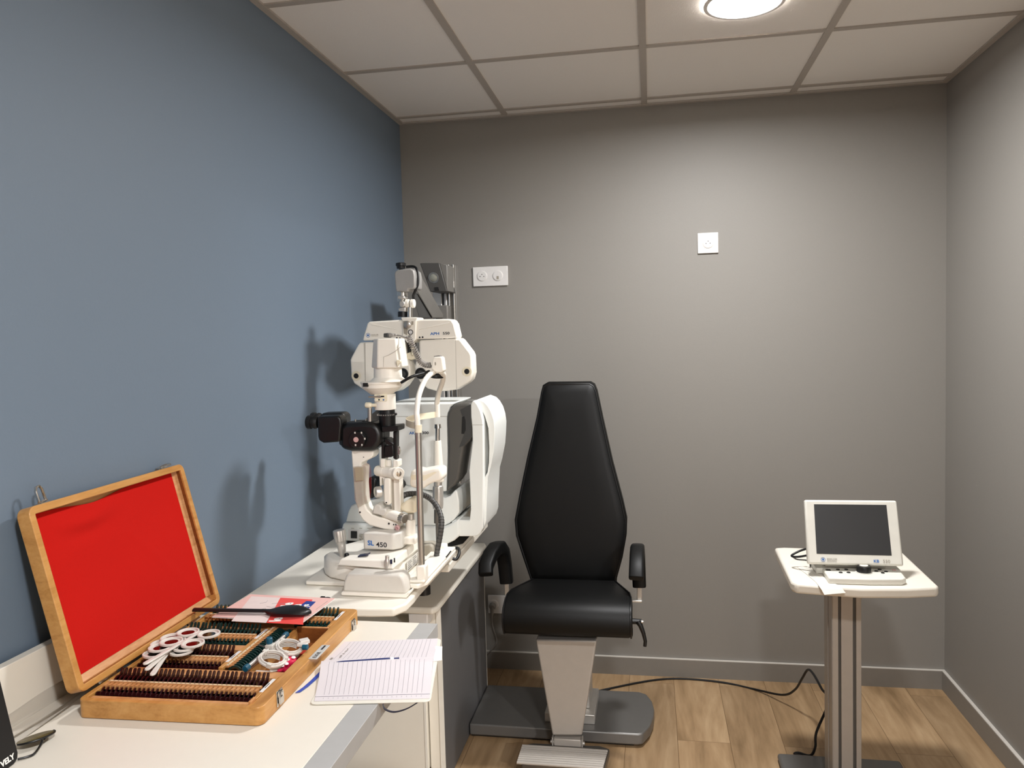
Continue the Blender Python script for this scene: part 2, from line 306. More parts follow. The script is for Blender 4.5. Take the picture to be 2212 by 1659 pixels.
# column with chrome edges
YC = 3.05
xs = [P(u,700,Y=YC).x for u in (936,943,956,962,969,974,984,989)]
zt = P(972,572,Y=YC).z
b = MB(); b.box(xs[0],xs[2]+.002,YC+.012,YC+.1,Z1+.0005,zt-.1); b.box(xs[0]+.002,xs[2],YC,YC+.0115,Z1+.0005,zt-.1)
b.box(xs[3]-.003,xs[4]-.004,YC,YC+.0115,Z1+.0005,zt); cl_ = b.build('column','alu',un,bevel=.003)
b = MB(); b.box(xs[2]+.0025,xs[7]-.006,YC+.0122,YC+.06,Z1+.0005,zt); b.build('channel','arm_grey',cl_,bevel=.002)
b = MB(); b.box(xs[2]+.001,xs[3]-.004,YC+.004,YC+.0118,Z1+.0005,zt-.1); b.build('slot','charcoal',cl_)
b = MB(); b.tube([(xs[4]+.006,YC+.002,Z1+.001),(xs[4]+.006,YC+.002,zt)],.0045); b.tube([(xs[6]-.004,YC+.006,Z1+.001),(xs[6]-.004,YC+.006,zt)],.0045); b.build('chrome_edge','chrome',cl_)
D = lambda x,y: (840+x/11.85,560+y/11.85)
b = MB(); b.px(D,[(790,100),(1285,90),(1490,825),(1060,835)],YC-.13,.14); b.mi = 1
b.px(D,[(1287,92),(1490,140),(1500,500),(1497,825)],YC-.125,.1); lh = b.build('lamp_head',['lamp_dark','arm_grey'],un,bevel=.003)
lc = P(*D(1150,470),Y=YC-.131); ln = V((-.1,-1,-.25))
b = MB(); b.ring(lc,ln,.0215*.95,.0155,.004); b.build('bezel','steel',lh)
b = MB(); b.lathe(lc+V((0,-.0005,0)),ln,[(0,.0158),(.002,.0152),(.004,.009),(.0045,.004)]); b.build('halogen_bulb','halogen',lh)
b = MB()
for k in range(4): b.obox(*P(*D(1215+8*k,725+26*k),Y=YC-.1315),.008,.0008,.0011)
b.build('vent','black_matte',lh)
YM0 = 2.49
def sw(u,v,dy=0): return P(*D(u,v),Y=YM0+(YC-.1-YM0)*min(1,max(0,(u-640)/700))+dy)
q_ = [(640,200),(760,330),(1390,1420),(1390,1510),(1120,1510),(700,780),(640,640)]
b = MB(); b.loft([[sw(u,v) for u,v in q_],[sw(u,v,.07) for u,v in q_]]); b.mi = 1
q_ = [(640,880),(745,880),(1120,1510),(780,1510),(660,1100)]; b.loft([[sw(u,v,.02) for u,v in q_],[sw(u,v,.075) for u,v in q_]]); ar = b.build('swing_arm',['arm_grey','charcoal'],un,bevel=.003)
q_ = [(742,695),(760,695),(1222,1508),(1200,1508)]; b = MB(); b.loft([[sw(u,v,-.0015) for u,v in q_],[sw(u,v,-.0003) for u,v in q_]]); b.build('arm_joint','black_matte',ar)
b = MB(); c_ = sw(1350,1380,.07); b.box(c_.x-.02,c_.x+.03,c_.y-.02,YC+.02,c_.z-.05,c_.z+.03); b.build('arm_mount','arm_grey',un,bevel=.004)
# motor carrying the lens head
YP = 2.40; YM = YP+.015
mt = MB(); mt.px(D,[(135,380),(160,310),(230,270),(560,235),(640,290),(668,420),(672,700),(640,760),(500,760),(500,830),(190,830),(170,760)],YM,.08); mo = mt.build('motor_housing','motor_silver',un,bevel=.012,seg=3)
b = MB(); c = P(*D(310,250),Y=YM+.04); b.lathe(c,(0,0,1),[(-.012,.006),(0,.006)]); b.lathe(c+V((0,0,.001)),(0,0,1),[(0,.013),(.008,.014),(.009,.0165),(.017,.0165),(.019,.012)]); b.build('lock_knob','black_plastic',mo)
b = MB(); b.tube(spline([P(*D(445,195),Y=YM+.04),P(*D(640,190),Y=YM+.04),P(*D(730,300),Y=YM+.03),P(*D(745,600),Y=YM+.02),P(*D(680,800),Y=YM+.02),P(*D(620,950),Y=YM+.03),P(*D(660,1060),Y=YM+.05)],5),.0042); b.build('motor_cable','cord_black',mo)
b = MB(); b.cyl(P(*D(345,835),Y=YM+.04),P(*D(345,1080),Y=YM+.04),U(60,YM)*.95); b.build('chrome_stem','chrome',un)

# ------------------------------------------------------------------ examination chair
ch = thing('examination_chair','black high-backed examination chair on a grey tapered pedestal','chair',(-.3,2.95,0))
zb = .055
o_ = [(-.703,2.83),(-.075,2.83),(-.055,2.838),(-.03,2.9),(-.017,2.97),(-.0135,3.03),(-.022,3.1),(-.045,3.16),(-.075,3.178),(-.703,3.172)]
b = MB(); b.prism([(x,y,.012) for x,y in o_],(0,0,zb-.012)); b.build('base_plate','base_paint',ch,bevel=.006,seg=3)
b = MB(); b.prism([(-.7,2.85,.0005),(-.09,2.85,.0005),(-.045,2.93,.0005),(-.04,3.08,.0005),(-.09,3.15,.0005),(-.7,3.15,.0005)],(0,0,.0115)); b.build('foot_shadow','black_matte',ch)  # black inset block paints in the feet and the shadow gap under the base
f0 = P(1177,1557,Y=2.88); f1 = P(1285,1563,Y=2.88)
b = MB(); b.box(f0.x,f1.x,2.88,3.11,zb+.0003,zb+.036); b.build('column_flange','alu',ch,bevel=.002)
b = MB(); b.box(f0.x+.025,f1.x-.022,2.93,3.08,zb+.0365,.46); b.build('lift_column','alu',ch,bevel=.004)
YS = 2.70
b = MB(); q = [(1157,1382),(1288,1384),(1279,1440),(1257,1588),(1193,1588),(1163,1410)]
front = [P(u,v,Y=YS) for u,v in [(1157,1382),(1289,1384),(1257,1589),(1193,1589)]]
b.loft([[p_ for p_ in front],[V((p_.x,YS+(.17 if i<2 else .05),p_.z)) for i,p_ in enumerate(front)]]); b.build('pedestal_cover','silver_paint',ch,bevel=.006,seg=3)
z_f = .066; fa = [P(u,v,Z=z_f) for u,v in ((1126,1608),(1150,1602),(1296,1608),(1317,1615),(1306,1654),(1126,1648))]
b = MB(); b.prism([(p_.x,p_.y,z_f-.034) for p_ in fa],(0,0,.03)); ft = b.build('footrest','alu_dark',ch,bevel=.005)
b = MB(); n_ = 9; lx0, lx1 = fa[0].x+.004, fa[3].x-.006; ya, yb = fa[0].y-.004, fa[5].y+.006
for k in range(n_):
    y_ = ya+(yb-ya)*k/(n_-1); b.tube([(lx0,y_,z_f-.003),(lx1-.0012*k,y_,z_f-.003)],.0052,8)
b.build('ribbed_tread','silver_paint',ft)
nk0, nk1 = P(1195,1590,Y=2.69), P(1254,1590,Y=2.69)
b = MB(); b.box(nk0.x,nk1.x,fa[1].y-.008,2.735,z_f-.03,z_f+.02); b.build('footrest_neck','silver_paint',ch,bevel=.003)
for xx in (nk0.x-.004,nk1.x+.004): b = MB(); b.obox(xx,fa[1].y+.004,z_f+.006,.0025,.014,.018); b.cyl((xx-.008,fa[1].y+.002,z_f+.004),(xx+.008,fa[1].y+.002,z_f+.004),.006); b.build('footrest_hinge','alu',ch)
# seat: closed profile in depth, narrowing to the backrest
def sx(y):
    if y <= 2.72: return (P(1083,1340,Y=2.60).x, P(1366,1345,Y=2.60).x)
    t = min((y-2.72)/.2,1); a, c = P(1083,1340,Y=2.60).x, P(1366,1345,Y=2.60).x; e0, e1 = P(1150,1258,Y=2.93).x, P(1331,1258,Y=2.93).x
    return (a+(e0-a)*t, c+(e1-c)*t)
prof = [(3.02,.578),(2.93,.588),(2.82,.600),(2.74,.606),(2.69,.606),(2.65,.600),(2.62,.588),(2.603,.567),(2.597,.54),(2.60,.512),(2.613,.494),(2.64,.485),(2.72,.485),(2.86,.485),(3.02,.492)]
rings = []
for s_ in (0,.03,.5,.97,1):
    r = []
    for y,z in prof:
        x0,x1 = sx(y); ins = .012 if s_ in (0,1) else 0; cz, cy = .54, 2.76
        r.append((x0+(x1-x0)*s_, y+(cy-y)*ins*1.5, z+(cz-z)*ins*8))
    rings.append(r)
b = MB(); b.loft(rings); se = b.build('seat','leather',ch,bevel=.004,smooth=60)
for s_ in (.012,.988): b = MB(); b.tube([(sx(y)[0]+(sx(y)[1]-sx(y)[0])*s_, y, z) for y,z in prof[1:13]],.0028,6); b.build('piping','black_plastic',se)
# backrest
bo = [(1178,828),(1272,827),(1281,832),(1287,846),(1300,905),(1322,1000),(1345,1085),(1354,1125),(1353,1160),(1345,1205),(1330,1260),(1147,1260),(1128,1205),(1113,1160),(1110,1125),(1120,1070),(1137,985),(1155,905),(1164,850),(1168,834)]
YK = 2.935
def bk(u,v,dy=0):
    p_ = P(u,v,Y=YK); t = (p_.z-.56)/.78; return V((p_.x,YK+.05*t*t+dy,p_.z))
cen = (1232,1060)
def shr(k): return [(cen[0]+(u-cen[0])*k, cen[1]+(v-cen[1])*(1-(1-k)*.5)) for u,v in bo]
b = MB(); b.loft([[bk(u,v,-.006) for u,v in shr(.5)],[bk(u,v,-.004) for u,v in shr(.8)],[bk(u,v,.002) for u,v in shr(.95)],[bk(u,v,.012) for u,v in bo],[bk(u,v,.062) for u,v in bo],[bk(u,v,.07) for u,v in shr(.95)]])
ba = b.build('backrest','leather',ch,smooth=50)
b = MB(); b.tube([bk(u,v,.0035) for u,v in shr(.965)],.0028,6,closed=True); b.build('piping','black_plastic',ba)
b = MB(); b.box(-.37,-.23,2.98,3.03,.5,.75); b.build('back_bracket','charcoal',ch,bevel=.004)
def arm(path, w0, w1, th, sgn):
    rings = []
    for i,p_ in enumerate(path):
        p_ = V(p_); t = (V(path[min(i+1,len(path)-1)])-V(path[max(i-1,0)])).normalized(); xdir = V((1,0,0)); nrm = t.cross(xdir).normalized(); xdir = nrm.cross(t).normalized()
        w = w0+(w1-w0)*i/(len(path)-1); h_ = th[i]
        ring = []
        for k in range(16):
            a_ = k*math.tau/16; cx_ = math.copysign(abs(math.cos(a_))**.45,math.cos(a_)); cz_ = math.copysign(abs(math.sin(a_))**.45,math.sin(a_))
            ring.append(p_+xdir*(cx_*w/2)+nrm*(cz_*h_/2))
        rings.append(ring)
    return MB().loft(rings)
la = [(-.597,2.715,.665),(-.600,2.735,.69),(-.592,2.78,.718),(-.583,2.83,.729),(-.576,2.875,.722),(-.570,2.905,.695),(-.566,2.918,.65),(-.563,2.922,.60),(-.561,2.922,.572)]
th = [.036,.042,.045,.046,.05,.052,.05,.046,.042]
aL = arm(la,.052,.05,th,1).build('armrest','leather',ch,smooth=50,bevel=.003)
ra = [(-.066+(.006*i/8), p_[1], p_[2]) for i,p_ in enumerate(la)]
aR = arm(ra,.052,.05,th,-1).build('armrest','leather',ch,smooth=50,bevel=.003)
for o, path, xe in ((aL,la,sx(2.86)[0]+.02),(aR,ra,sx(2.86)[1]-.02)):
    x_,y_,z_ = path[-1]; b = MB(); sg = 1 if xe > x_ else -1
    b.obox(x_,y_,.545,.009,.004,.03); b.obox((x_+xe)/2,y_-.0,.520,abs(xe-x_)/2+.009,.016,.004); b.build('bracket','alu',o,bevel=.002)
b = MB(); l0 = P(1366,1342,Y=2.72); b.cyl(l0-V((.02,0,0)),P(1386,1343,Y=2.72),.010,.009)
l1 = [P(1378,1342,Y=2.715),P(1384,1352,Y=2.712),P(1390,1368,Y=2.71),P(1394,1385,Y=2.71),P(1393,1396,Y=2.71)]
b.tube(l1,[.010,.0085,.007,.006,.006]); lv = b.build('tilt_lever','black_plastic',ch)
b = MB(); b.cyl(P(1385,1343,Y=2.715),P(1389,1344,Y=2.715),.006); b.build('lever_bolt','chrome',lv)

# ------------------------------------------------------------------ pedestal table with the control console
ZT = .75
kt = thing('pedestal_table','small white table on a grooved aluminium column','table',(.6,2.62,0))
q = [P(u,v,Z=ZT) for u,v in ((1673,1183),(1693,1182),(1950,1190),(1962,1198),(2025,1262),(2028,1268),(1960,1271),(1860,1271),(1770,1265),(1720,1261),(1709,1256))]
q[2] = V((.815,2.83,ZT)); q[3] = V((.822,2.81,ZT)); q[4] = V((.814,2.452,ZT)); q[5] = V((.806,2.437,ZT))
b = MB(); b.prism([(p_.x,p_.y,ZT-.031) for p_ in q],(0,0,.031)); b.build('tabletop','desk_white',kt,bevel=.008,seg=3)
cx0, cx1 = P(1799,1500,Y=2.585).x, P(1861,1500,Y=2.585).x; wz = cx1-cx0; YQ = 2.585
b = MB()
b.box(cx0,cx1,YQ+.012,YQ+.115,.0265,ZT-.0315)
for a_,e_ in ((0,.2),(.30,.71),(.82,1.0)): b.box(cx0+wz*a_,cx0+wz*e_,YQ,YQ+.0118,.0265,ZT-.0315)
for a_,e_ in ((.0,.035),(.06,.115)): b.box(cx0-.002,cx0,YQ+a_,YQ+e_,.0265,ZT-.0315)
cq = b.build('column','silver_paint',kt,bevel=.002)
b = MB(); b.box(cx0+wz*.2,cx0+wz*.30,YQ+.006,YQ+.0119,.0265,ZT-.0315); b.box(cx0+wz*.71,cx0+wz*.82,YQ+.006,YQ+.0119,.0265,ZT-.0315); b.build('slot','dark_grey',cq)
b = MB(); b.box(.41,.815,2.40,2.815,.006,.026); b.build('base_plate','base_paint',kt,bevel=.01,seg=3)
b = MB(); b.box(.425,.80,2.415,2.80,.0005,.0058); b.build('base_pad','black_matte',kt)
# console
kb = thing('control_console','white touch console with a dark screen and a keypad with a black dial','console',(.6,2.55,ZT))
e0 = V((0,math.sin(.32),math.cos(.32)))
pl, pr = P(1745,1221,Y=2.505), P(1953,1221,Y=2.505); wS = pr.x-pl.x; zS = .790; hS = .196; tl = .3
e0 = V((0,math.sin(tl),math.cos(tl))); nS = V((0,-math.cos(tl),math.sin(tl)))
oS = V((pl.x,2.505,zS))
def scr(u,v,k=0): return oS+V((wS*u,0,0))+e0*(hS*v)+nS*k
b = MB(); b.loft([[scr(.0,.0),scr(1,0),scr(.985,1),scr(.005,1)],[scr(.0,.0,-.022),scr(1,0,-.022),scr(.985,1,-.022),scr(.005,1,-.022)]]); mo2 = b.build('monitor','kb_white',kb,bevel=.006,seg=3)
b = MB(); b.loft([[scr(.1,.16,.0006),scr(.882,.155,.0006),scr(.872,.93,.0006),scr(.105,.93,.0006)],[scr(.1,.16,-.001),scr(.882,.155,-.001),scr(.872,.93,-.001),scr(.105,.93,-.001)]]); b.build('screen','screen',mo2)
text('KB',.0125,'text_blue',mo2,scr(.69,.045,.0006),(1,0,0),e0,wscale=1.05,bold=.0002); text('550',.0135,'beige_grey',mo2,scr(.785,.045,.0006),(1,0,0),e0,wscale=1.05)
text('ESSILOR',.0075,'ink_grey',mo2,scr(.205,.07,.0006),(1,0,0),e0,wscale=1.1); text('INSTRUMENTS',.0038,'ink_grey',mo2,scr(.205,.045,.0006),(1,0,0),e0,wscale=1.1)
b = MB(); b.ring(scr(.165,.075,.0004),nS,.0065,.0055,.0004); b.lathe(scr(.165,.075,.0004),nS,[(0,.003),(.0004,.003)],16); b.build('logo','text_blue',mo2)
kp = [P(u,v,Z=ZT+.018) for u,v in ((1773,1223),(1937,1223),(1957,1249),(1950,1252),(1880,1252),(1790,1249))]
b = MB(); b.prism([(p_.x,p_.y,ZT+.0005) for p_ in kp],(0,0,.019)); pd = b.build('keypad','kb_white',kb,bevel=.004,seg=3)
b = MB(); b.box(pl.x+.03,pr.x-.0,2.535,2.66,ZT+.0005,ZT+.02); b.prism([(pl.x+.06,2.545,ZT+.02),(pl.x+.06,2.66,ZT+.02),(pl.x+.06,2.61,ZT+.12),(pl.x+.06,2.565,ZT+.09)],(wS-.1,0,0)); b.build('stand','kb_white',kb,bevel=.004)
zk = ZT+.0197
for u,v,rx in ((1810,1230.5,.0058),(1828,1230.5,.0058),(1816,1237,.0058),(1833,1237,.0058),(1900,1230.5,.0058),(1893,1234,.0055),(1914,1235,.0055),(1907,1238,.0055)):
    b = MB(); b.lathe(P(u,v,Z=zk),(0,0,1),[(0,rx),(.0018,rx*.95),(.0024,rx*.6)],16); b.build('button','black_plastic',pd)
b = MB(); b.obox(*P(1789,1231,Z=zk+.001),.007,.006,.0012); b.build('button','black_plastic',pd,bevel=.001)
b = MB(); b.lathe(P(1931,1231.5,Z=zk),(0,0,1),[(0,.006),(.0015,.006),(.002,.004)],16); b.build('button','pink_button',pd)
dc = P(1866,1236,Z=zk)
b = MB(); b.ring(dc,(0,0,1),.0235,.018,.0015); b.build('dial_rim','kb_white',pd)
b = MB(); b.lathe(dc+V((0,0,.0016)),(0,0,1),[(0,.0205),(.016,.0205),(.0185,.019),(.019,.013)],36); dl = b.build('dial','black_plastic',pd)
b = MB(); b.lathe(dc+V((0,0,.0207)),(0,0,1),[(0,.0125),(.0008,.0122)],28); b.build('dial_cap','grey_plastic',dl)
b = MB(); b.tube(spline([P(1748,1184,Y=2.60),P(1728,1190,Y=2.61),P(1710,1200,Y=2.60),P(1722,1203,Y=2.58),P(1748,1199,Y=2.56)],5),.0035); b.tube(spline([P(1712,1202,Z=ZT+.0025),P(1722,1208,Z=ZT+.0025),P(1746,1211,Z=ZT+.0025),(pl.x+.025,2.60,ZT+.006)],5),.0018); b.build('console_cable','cord_black',kb)
# receipt strip hanging over the table edge
rc = [(1722,1225),(1742,1223)],[(1742,1240),(1764,1237)],[(1762,1257),(1790,1254)]
b = MB(); L0 = [P(*p_[0],Z=ZT+.0012) for p_ in rc]; R0 = [P(*p_[1],Z=ZT+.0012) for p_ in rc]
e_ = P(1766,1262,Z=ZT+.001); e2 = P(1806,1256,Z=ZT+.001); L0.append(V((e_.x,2.415,ZT+.0015))); R0.append(V((e2.x,2.42,ZT+.0015)))
L0.append(V((e_.x+.004,2.398,ZT-.004))); R0.append(V((e2.x+.006,2.404,ZT-.004))); L0.append(V((e_.x+.010,2.385,ZT-.016))); R0.append(V((e2.x+.012,2.396,ZT-.012)))
b.loft([[a_,c_,c_+V((0,0,.0004)),a_+V((0,0,.0004))] for a_,c_ in zip(L0,R0)])
rp = b.build('receipt_strip','receipt',loc=(.47,2.5,ZT),smooth=0); tag(rp,'narrow white paper printout curling over the edge of the small table','paper strip')
b = MB()
for k in range(9):
    for s_,t_ in ((.12,.4),(.5,.85)):
        f = .1+k*.085; i = 0 if f < .5 else 1; g = (f-.5*i)/.5
        a_ = L0[i].lerp(L0[i+1],g); c_ = R0[i].lerp(R0[i+1],g); a2,c2 = a_.lerp(c_,s_), a_.lerp(c_,t_); d_ = V((0,.0022,0))
        b.loft([[a2+V((0,0,.0005)),c2+V((0,0,.0005))],[a2+d_+V((0,0,.0005)),c2+d_+V((0,0,.0005))]],cap=False)
b.build('printing','ink_grey',rp,smooth=0)

# black cable on the floor
fl = [(-.69,3.27,.004),(-.55,3.24,.004),(-.3,3.26,.004),(-.2,3.30,.004)]+[tuple(P(u,v,Z=.004)) for u,v in ((1300,1491),(1400,1471),(1470,1466),(1560,1474),(1630,1489))]
ab = [P(1690,1501,Y=3.25),P(1717,1490,Y=3.18),P(1733,1465,Y=3.12),P(1745,1447,Y=3.08),P(1757,1456,Y=3.02),P(1775,1488,Y=2.92),P(1790,1515,Y=2.85)]
end = [(.545,2.83,.10),(.54,2.825,.05),(.525,2.835,.012),(.49,2.86,.006),(.475,2.85,.006),(.50,2.835,.008),(.56,2.83,.006)]
b = MB(); b.tube(spline(fl+[tuple(x) for x in ab]+end,7),.0045,8); tag(b.build('floor_cable','cord_black',loc=(0,3.3,0)),'black cable snaking over the wooden floor towards the small table','cable')
# ------------------------------------------------------------------ lens head (refractor) hanging from the motor
ph = thing('phoropter','white two-sided refractor head with round black eyepieces hanging above the table','phoropter',P(889,765,Y=YP+.03))
b = MB(); b.px(A,[(688,845),(700,790),(738,665),(755,648),(1105,628),(1580,620),(1612,628),(1640,670),(1672,808),(1660,818),(1245,832),(1100,838)],YP,.07); br_ = b.build('bridge','cream',ph,bevel=.005,seg=3)
for pts in ([(770,665),(1040,725),(1030,730),(780,685)],[(1590,655),(1275,725),(1280,732),(1575,672)]):
    b = MB(); b.px(A,pts,YP-.0015,.0014); b.build('ridge','cream',br_,bevel=.0006)
for u,v in ((1045,818),(1076,820),(1282,812),(1313,810)):
    b = MB(); b.lathe(P(*A(u,v),Y=YP-.0005),(0,-1,0),[(0,U(9,YP)),(.0012,U(8,YP))],16); b.build('sensor','black_plastic',br_)
lcell = [(660,865),(1085,850),(1108,870),(1112,1000),(1155,1045),(1182,1110),(1186,1180),(1170,1250),(1120,1320),(1050,1370),(960,1392),(800,1392),(690,1350),(600,1290),(572,1230),(560,1045),(575,1010),(640,890)]
rcell = [(1272,842),(1690,820),(1712,835),(1812,965),(1826,1000),(1834,1180),(1815,1250),(1780,1285),(1665,1355),(1560,1370),(1450,1370),(1360,1345),(1280,1275),(1240,1200),(1226,1120),(1240,1060),(1275,1015)]
for pts, ey, pu, sl in ((lcell,(1110,1190),(622,1212),[(700,870),(718,868),(722,1345),(716,1345)]),(rcell,(1295,1185),(1772,1166),[(1652,825),(1656,825),(1668,1352),(1663,1352)])):
    b = MB(); b.px(A,pts,YP+.004,.062); ce = b.build('lens_cell','cream',ph,bevel=.007,seg=3)
    b = MB(); b.px(A,sl,YP+.0036,.0003); b.build('seam','seam_grey',ce)
    c = P(*A(*ey),Y=YP+.003); b = MB(); b.ring(c,(0,-1,0),U(56,YP),U(34,YP),.006); b.build('eyepiece','black_plastic',ce,bevel=.001)
    b = MB(); b.lathe(c,(0,-1,0),[(0,U(34,YP)),(.002,U(33,YP)),(.003,U(15,YP))]); b.build('eyepiece_lens','charcoal',ce)
    c = P(*A(*pu),Y=YP+.003); b = MB(); b.ring(c,(0,-1,0),U(48,YP),U(27,YP),.001); b.build('dial_ring','cream_warm',ce)
    b = MB(); b.lathe(c,(0,-1,0),[(0,U(26,YP)),(.0025,U(24,YP)),(.003,U(14,YP))]); b.build('dial_knob','black_plastic',ce)
b = MB(); b.px(A,[(1085,605),(1250,603),(1262,615),(1245,640),(1240,835),(1210,870),(1150,870),(1100,800),(1100,640)],YP-.006,.07); hb = b.build('centre_bracket','cream',ph,bevel=.004)
b = MB(); b.px(A,[(1110,640),(1165,640),(1150,790),(1115,770)],YP-.0075,.0013); b.px(A,[(1195,645),(1218,645),(1216,680),(1198,682)],YP-.0075,.0013); b.build('slot','beige_grey',hb)
b = MB(); b.lathe(P(*A(1166,680),Y=YP-.007),(0,-1,0),[(0,U(24,YP)),(.004,U(24,YP)),(.006,U(36,YP)),(.014,U(36,YP)),(.016,U(28,YP))]); b.build('tilt_knob','steel',hb)
b = MB(); c = P(*A(1188,757),Y=YP-.007); b.ring(c,(0,-1,0),U(26,YP),U(20,YP),.002); b.mi = 1; b.lathe(c,(0,-1,0),[(0,U(19,YP)),(.001,U(18,YP))]); b.build('level_gauge',['charcoal','socket_white'],hb)
b = MB(); b.px(A,[(1120,840),(1235,835),(1240,1000),(1125,1000)],YP+.05,.012); b.build('back_plate','charcoal',ph)
b = MB(); b.px(A,[(1125,985),(1180,965),(1270,975),(1265,1030),(1190,1048),(1135,1030)],YP+.02,.03); b.px(A,[(1188,860),(1215,860),(1222,1000),(1195,1000)],YP+.01,.02); b.build('nose_rest','cream_warm',ph,bevel=.003)
b = MB(); b.cyl(P(*A(1178,600),Y=YP+.03),P(*A(1178,500),Y=YP+.03),U(30,YP)); b.build('chrome_stem','chrome',ph)
b = MB()
for a_,e_ in ((1132,1178),(1186,1232)): b.cyl(P(*A(a_,460),Y=YP+.03),P(*A(e_,460),Y=YP+.03),U(44,YP))
b.build('pivot_knuckle','cream',ph,bevel=.003)
b = MB(); b.px(A,[(1068,440),(1085,425),(1120,440),(1132,465),(1118,495),(1085,500),(1068,480)],YP+.015,.03); b.px(A,[(1050,378),(1118,378),(1130,410),(1050,412)],YP+.012,.036); b.px(A,[(1060,505),(1135,495),(1135,545),(1060,535)],YP+.015,.03); b.build('clamp','alu',ph,bevel=.003)
b = MB(); b.cyl(P(*A(1105,545),Y=YP+.035),P(*A(1105,600),Y=YP+.035),U(48,YP)); b.build('lower_collar','black_plastic',ph)
text('APH',.0112,'text_blue',br_,P(*A(1393,787),Y=YP-.0002),(1,0,.005),(0,0,1),wscale=1.38,bold=.0003); text('550',.0112,'text_dark',br_,P(*A(1522,783),Y=YP-.0002),(1,0,.005),(0,0,1),wscale=1.32,bold=.0002)
text('ESSILOR',.0052,'beige_grey',br_,P(*A(778,792),Y=YP-.0002),(1,0,.01),(0,0,1),wscale=1.3); text('INSTRUMENTS',.0024,'beige_grey',br_,P(*A(780,802),Y=YP-.0002),(1,0,.01),(0,0,1),wscale=1.5)
b = MB(); c = P(*A(745,790),Y=YP-.0003); b.ring(c,(0,-1,0),U(22,YP),U(18,YP),.0004); b.lathe(c,(0,-1,0),[(0,U(10,YP)),(.0005,U(10,YP))],16); b.build('logo','text_blue',br_)

# ------------------------------------------------------------------ autorefractor at the back of the table
YA = 2.36
au = thing('autorefractor','white and grey autorefractor with a tall face frame at the back of the table','autorefractor',P(880,1170,Y=YA+.13))
au.location.z = Z2
hd = [(1030,100),(1560,95),(1655,97),(1600,140),(1572,240),(1574,600),(1576,1000),(1548,1022),(1300,1000),(1085,940),(900,900),(860,800),(850,600),(858,160),(900,118)]
b = MB(); b.px(B,hd,YA+.005,.23); h_ = b.build('head','device_white',au,bevel=.012,seg=3)
b = MB(); b.px(B,[(1030,238),(1572,238),(1572,242),(1030,242)],YA+.0045,.0004); b.build('seam','beige_grey',h_)
text('AKR',.0118,'text_blue',h_,P(*B(1176,424),Y=YA+.0048),(1,0,0),(0,0,1),wscale=1.1,bold=.0003); text('300',.0122,'text_dark',h_,P(*B(1305,422),Y=YA+.0048),(1,0,0),(0,0,1),wscale=1.2,bold=.0002)
b = MB(); b.px(B,[(650,312),(690,290),(842,165),(870,160),(880,600),(862,612),(720,585),(655,540)],YA+.02,.19); b.build('operator_screen','dark_grey',au,bevel=.006)
b = MB(); b.px(B,[(735,880),(770,872),(828,885),(826,960),(800,1090),(760,1100),(740,1000)],YA-.02,.06); b.build('joystick','black_plastic',au,bevel=.008)
b = MB(); b.px(B,[(1060,860),(1130,935),(1120,980),(1060,1010)],YA-.01,.03); b.build('side_grip','charcoal',au,bevel=.008)
fm = [(1563,270),(1570,200),(1595,160),(1650,112),(1745,97),(1815,98),(1828,130),(1825,450),(1800,490),(1742,550),(1725,650),(1688,890),(1645,955),(1556,1028),(1560,950),(1575,600)]
b = MB(); b.px(B,fm,YA-.004,.10); f_ = b.build('face_module','dark_grey',au,bevel=.008,seg=3)
b = MB(); b.px(B,[(u-6,v) for u,v in fm],YA+.0963,.13); b.build('shaded_core','mid_grey',au,bevel=.006)  # grey block behind the module, the shade of the inner face put into its colour
b = MB(); b.px(B,[(1722,245),(1745,235),(1758,280),(1760,380),(1742,420),(1715,418)],YA-.0055,.0014); b.build('lens_port','black_matte',f_)
b = MB(); b.px(B,[(1700,170),(1815,110),(1818,450),(1735,545),(1690,560),(1740,430),(1755,320)],YA-.0049,.0007); b.build('face_recess','charcoal',f_)
fo = [(1811,112),(1830,80),(1850,74),(1880,110),(1915,180),(1938,280),(1944,450),(1946,800),(1942,1130),(1938,1400),(1915,1450),(1880,1480),(1840,1485),(1692,1485),(1640,1400),(1610,1335),(1650,1310),(1800,1318),(1812,1200),(1806,1050),(1795,800),(1812,650),(1830,500),(1826,350),(1812,230)]
b = MB(); b.px(B,fo,YA-.004,.05); ff = b.build('face_frame','device_white',au,bevel=.006,seg=3)
b = MB(); b.px(B,[(1811,325),(1942,325),(1942,328),(1811,328)],YA-.0045,.0004); b.build('seam','beige_grey',ff)
fi = [(1856,72),(1885,62),(1950,88),(1990,130),(2025,190),(2050,270),(2062,360),(2058,480),(2050,600),(2018,770),(1990,870),(1978,1100),(1972,1320),(1950,1395),(1942,1395),(1946,900),(1955,880),(1985,820),(2000,720),(2005,560),(1995,360),(1960,240),(1925,170),(1890,120)]
b = MB(); b.px(B,fi,YA+.02,.20); b.build('face_shield','device_white',au,bevel=.006,seg=3)
b = MB(); b.px(B,[(1890,110),(1940,165),(1985,280),(2000,420),(2003,600),(1990,790),(1950,885),(1944,880),(1946,800),(1944,450),(1938,280),(1915,180)],YA+.06,.10); b.build('shield_back','device_white',au,bevel=.004)
b = MB(); b.px(B,[(1948,650),(1980,635),(1985,690),(1970,760),(1948,780)],YA+.10,.03); b.build('chin_rest','device_white',au,bevel=.004)
md = [(512,1335),(540,1220),(570,1165),(610,1148),(860,1080),(900,1000),(1085,945),(1300,1003),(1545,1085),(1600,1060),(1650,1000),(1672,1020),(1690,1120),(1690,1240),(1640,1310),(1590,1350),(1540,1374),(1200,1372),(900,1352)]
b = MB(); b.px(B,md,YA-.002,.235); b.build('body','device_white',au,bevel=.012,seg=3)
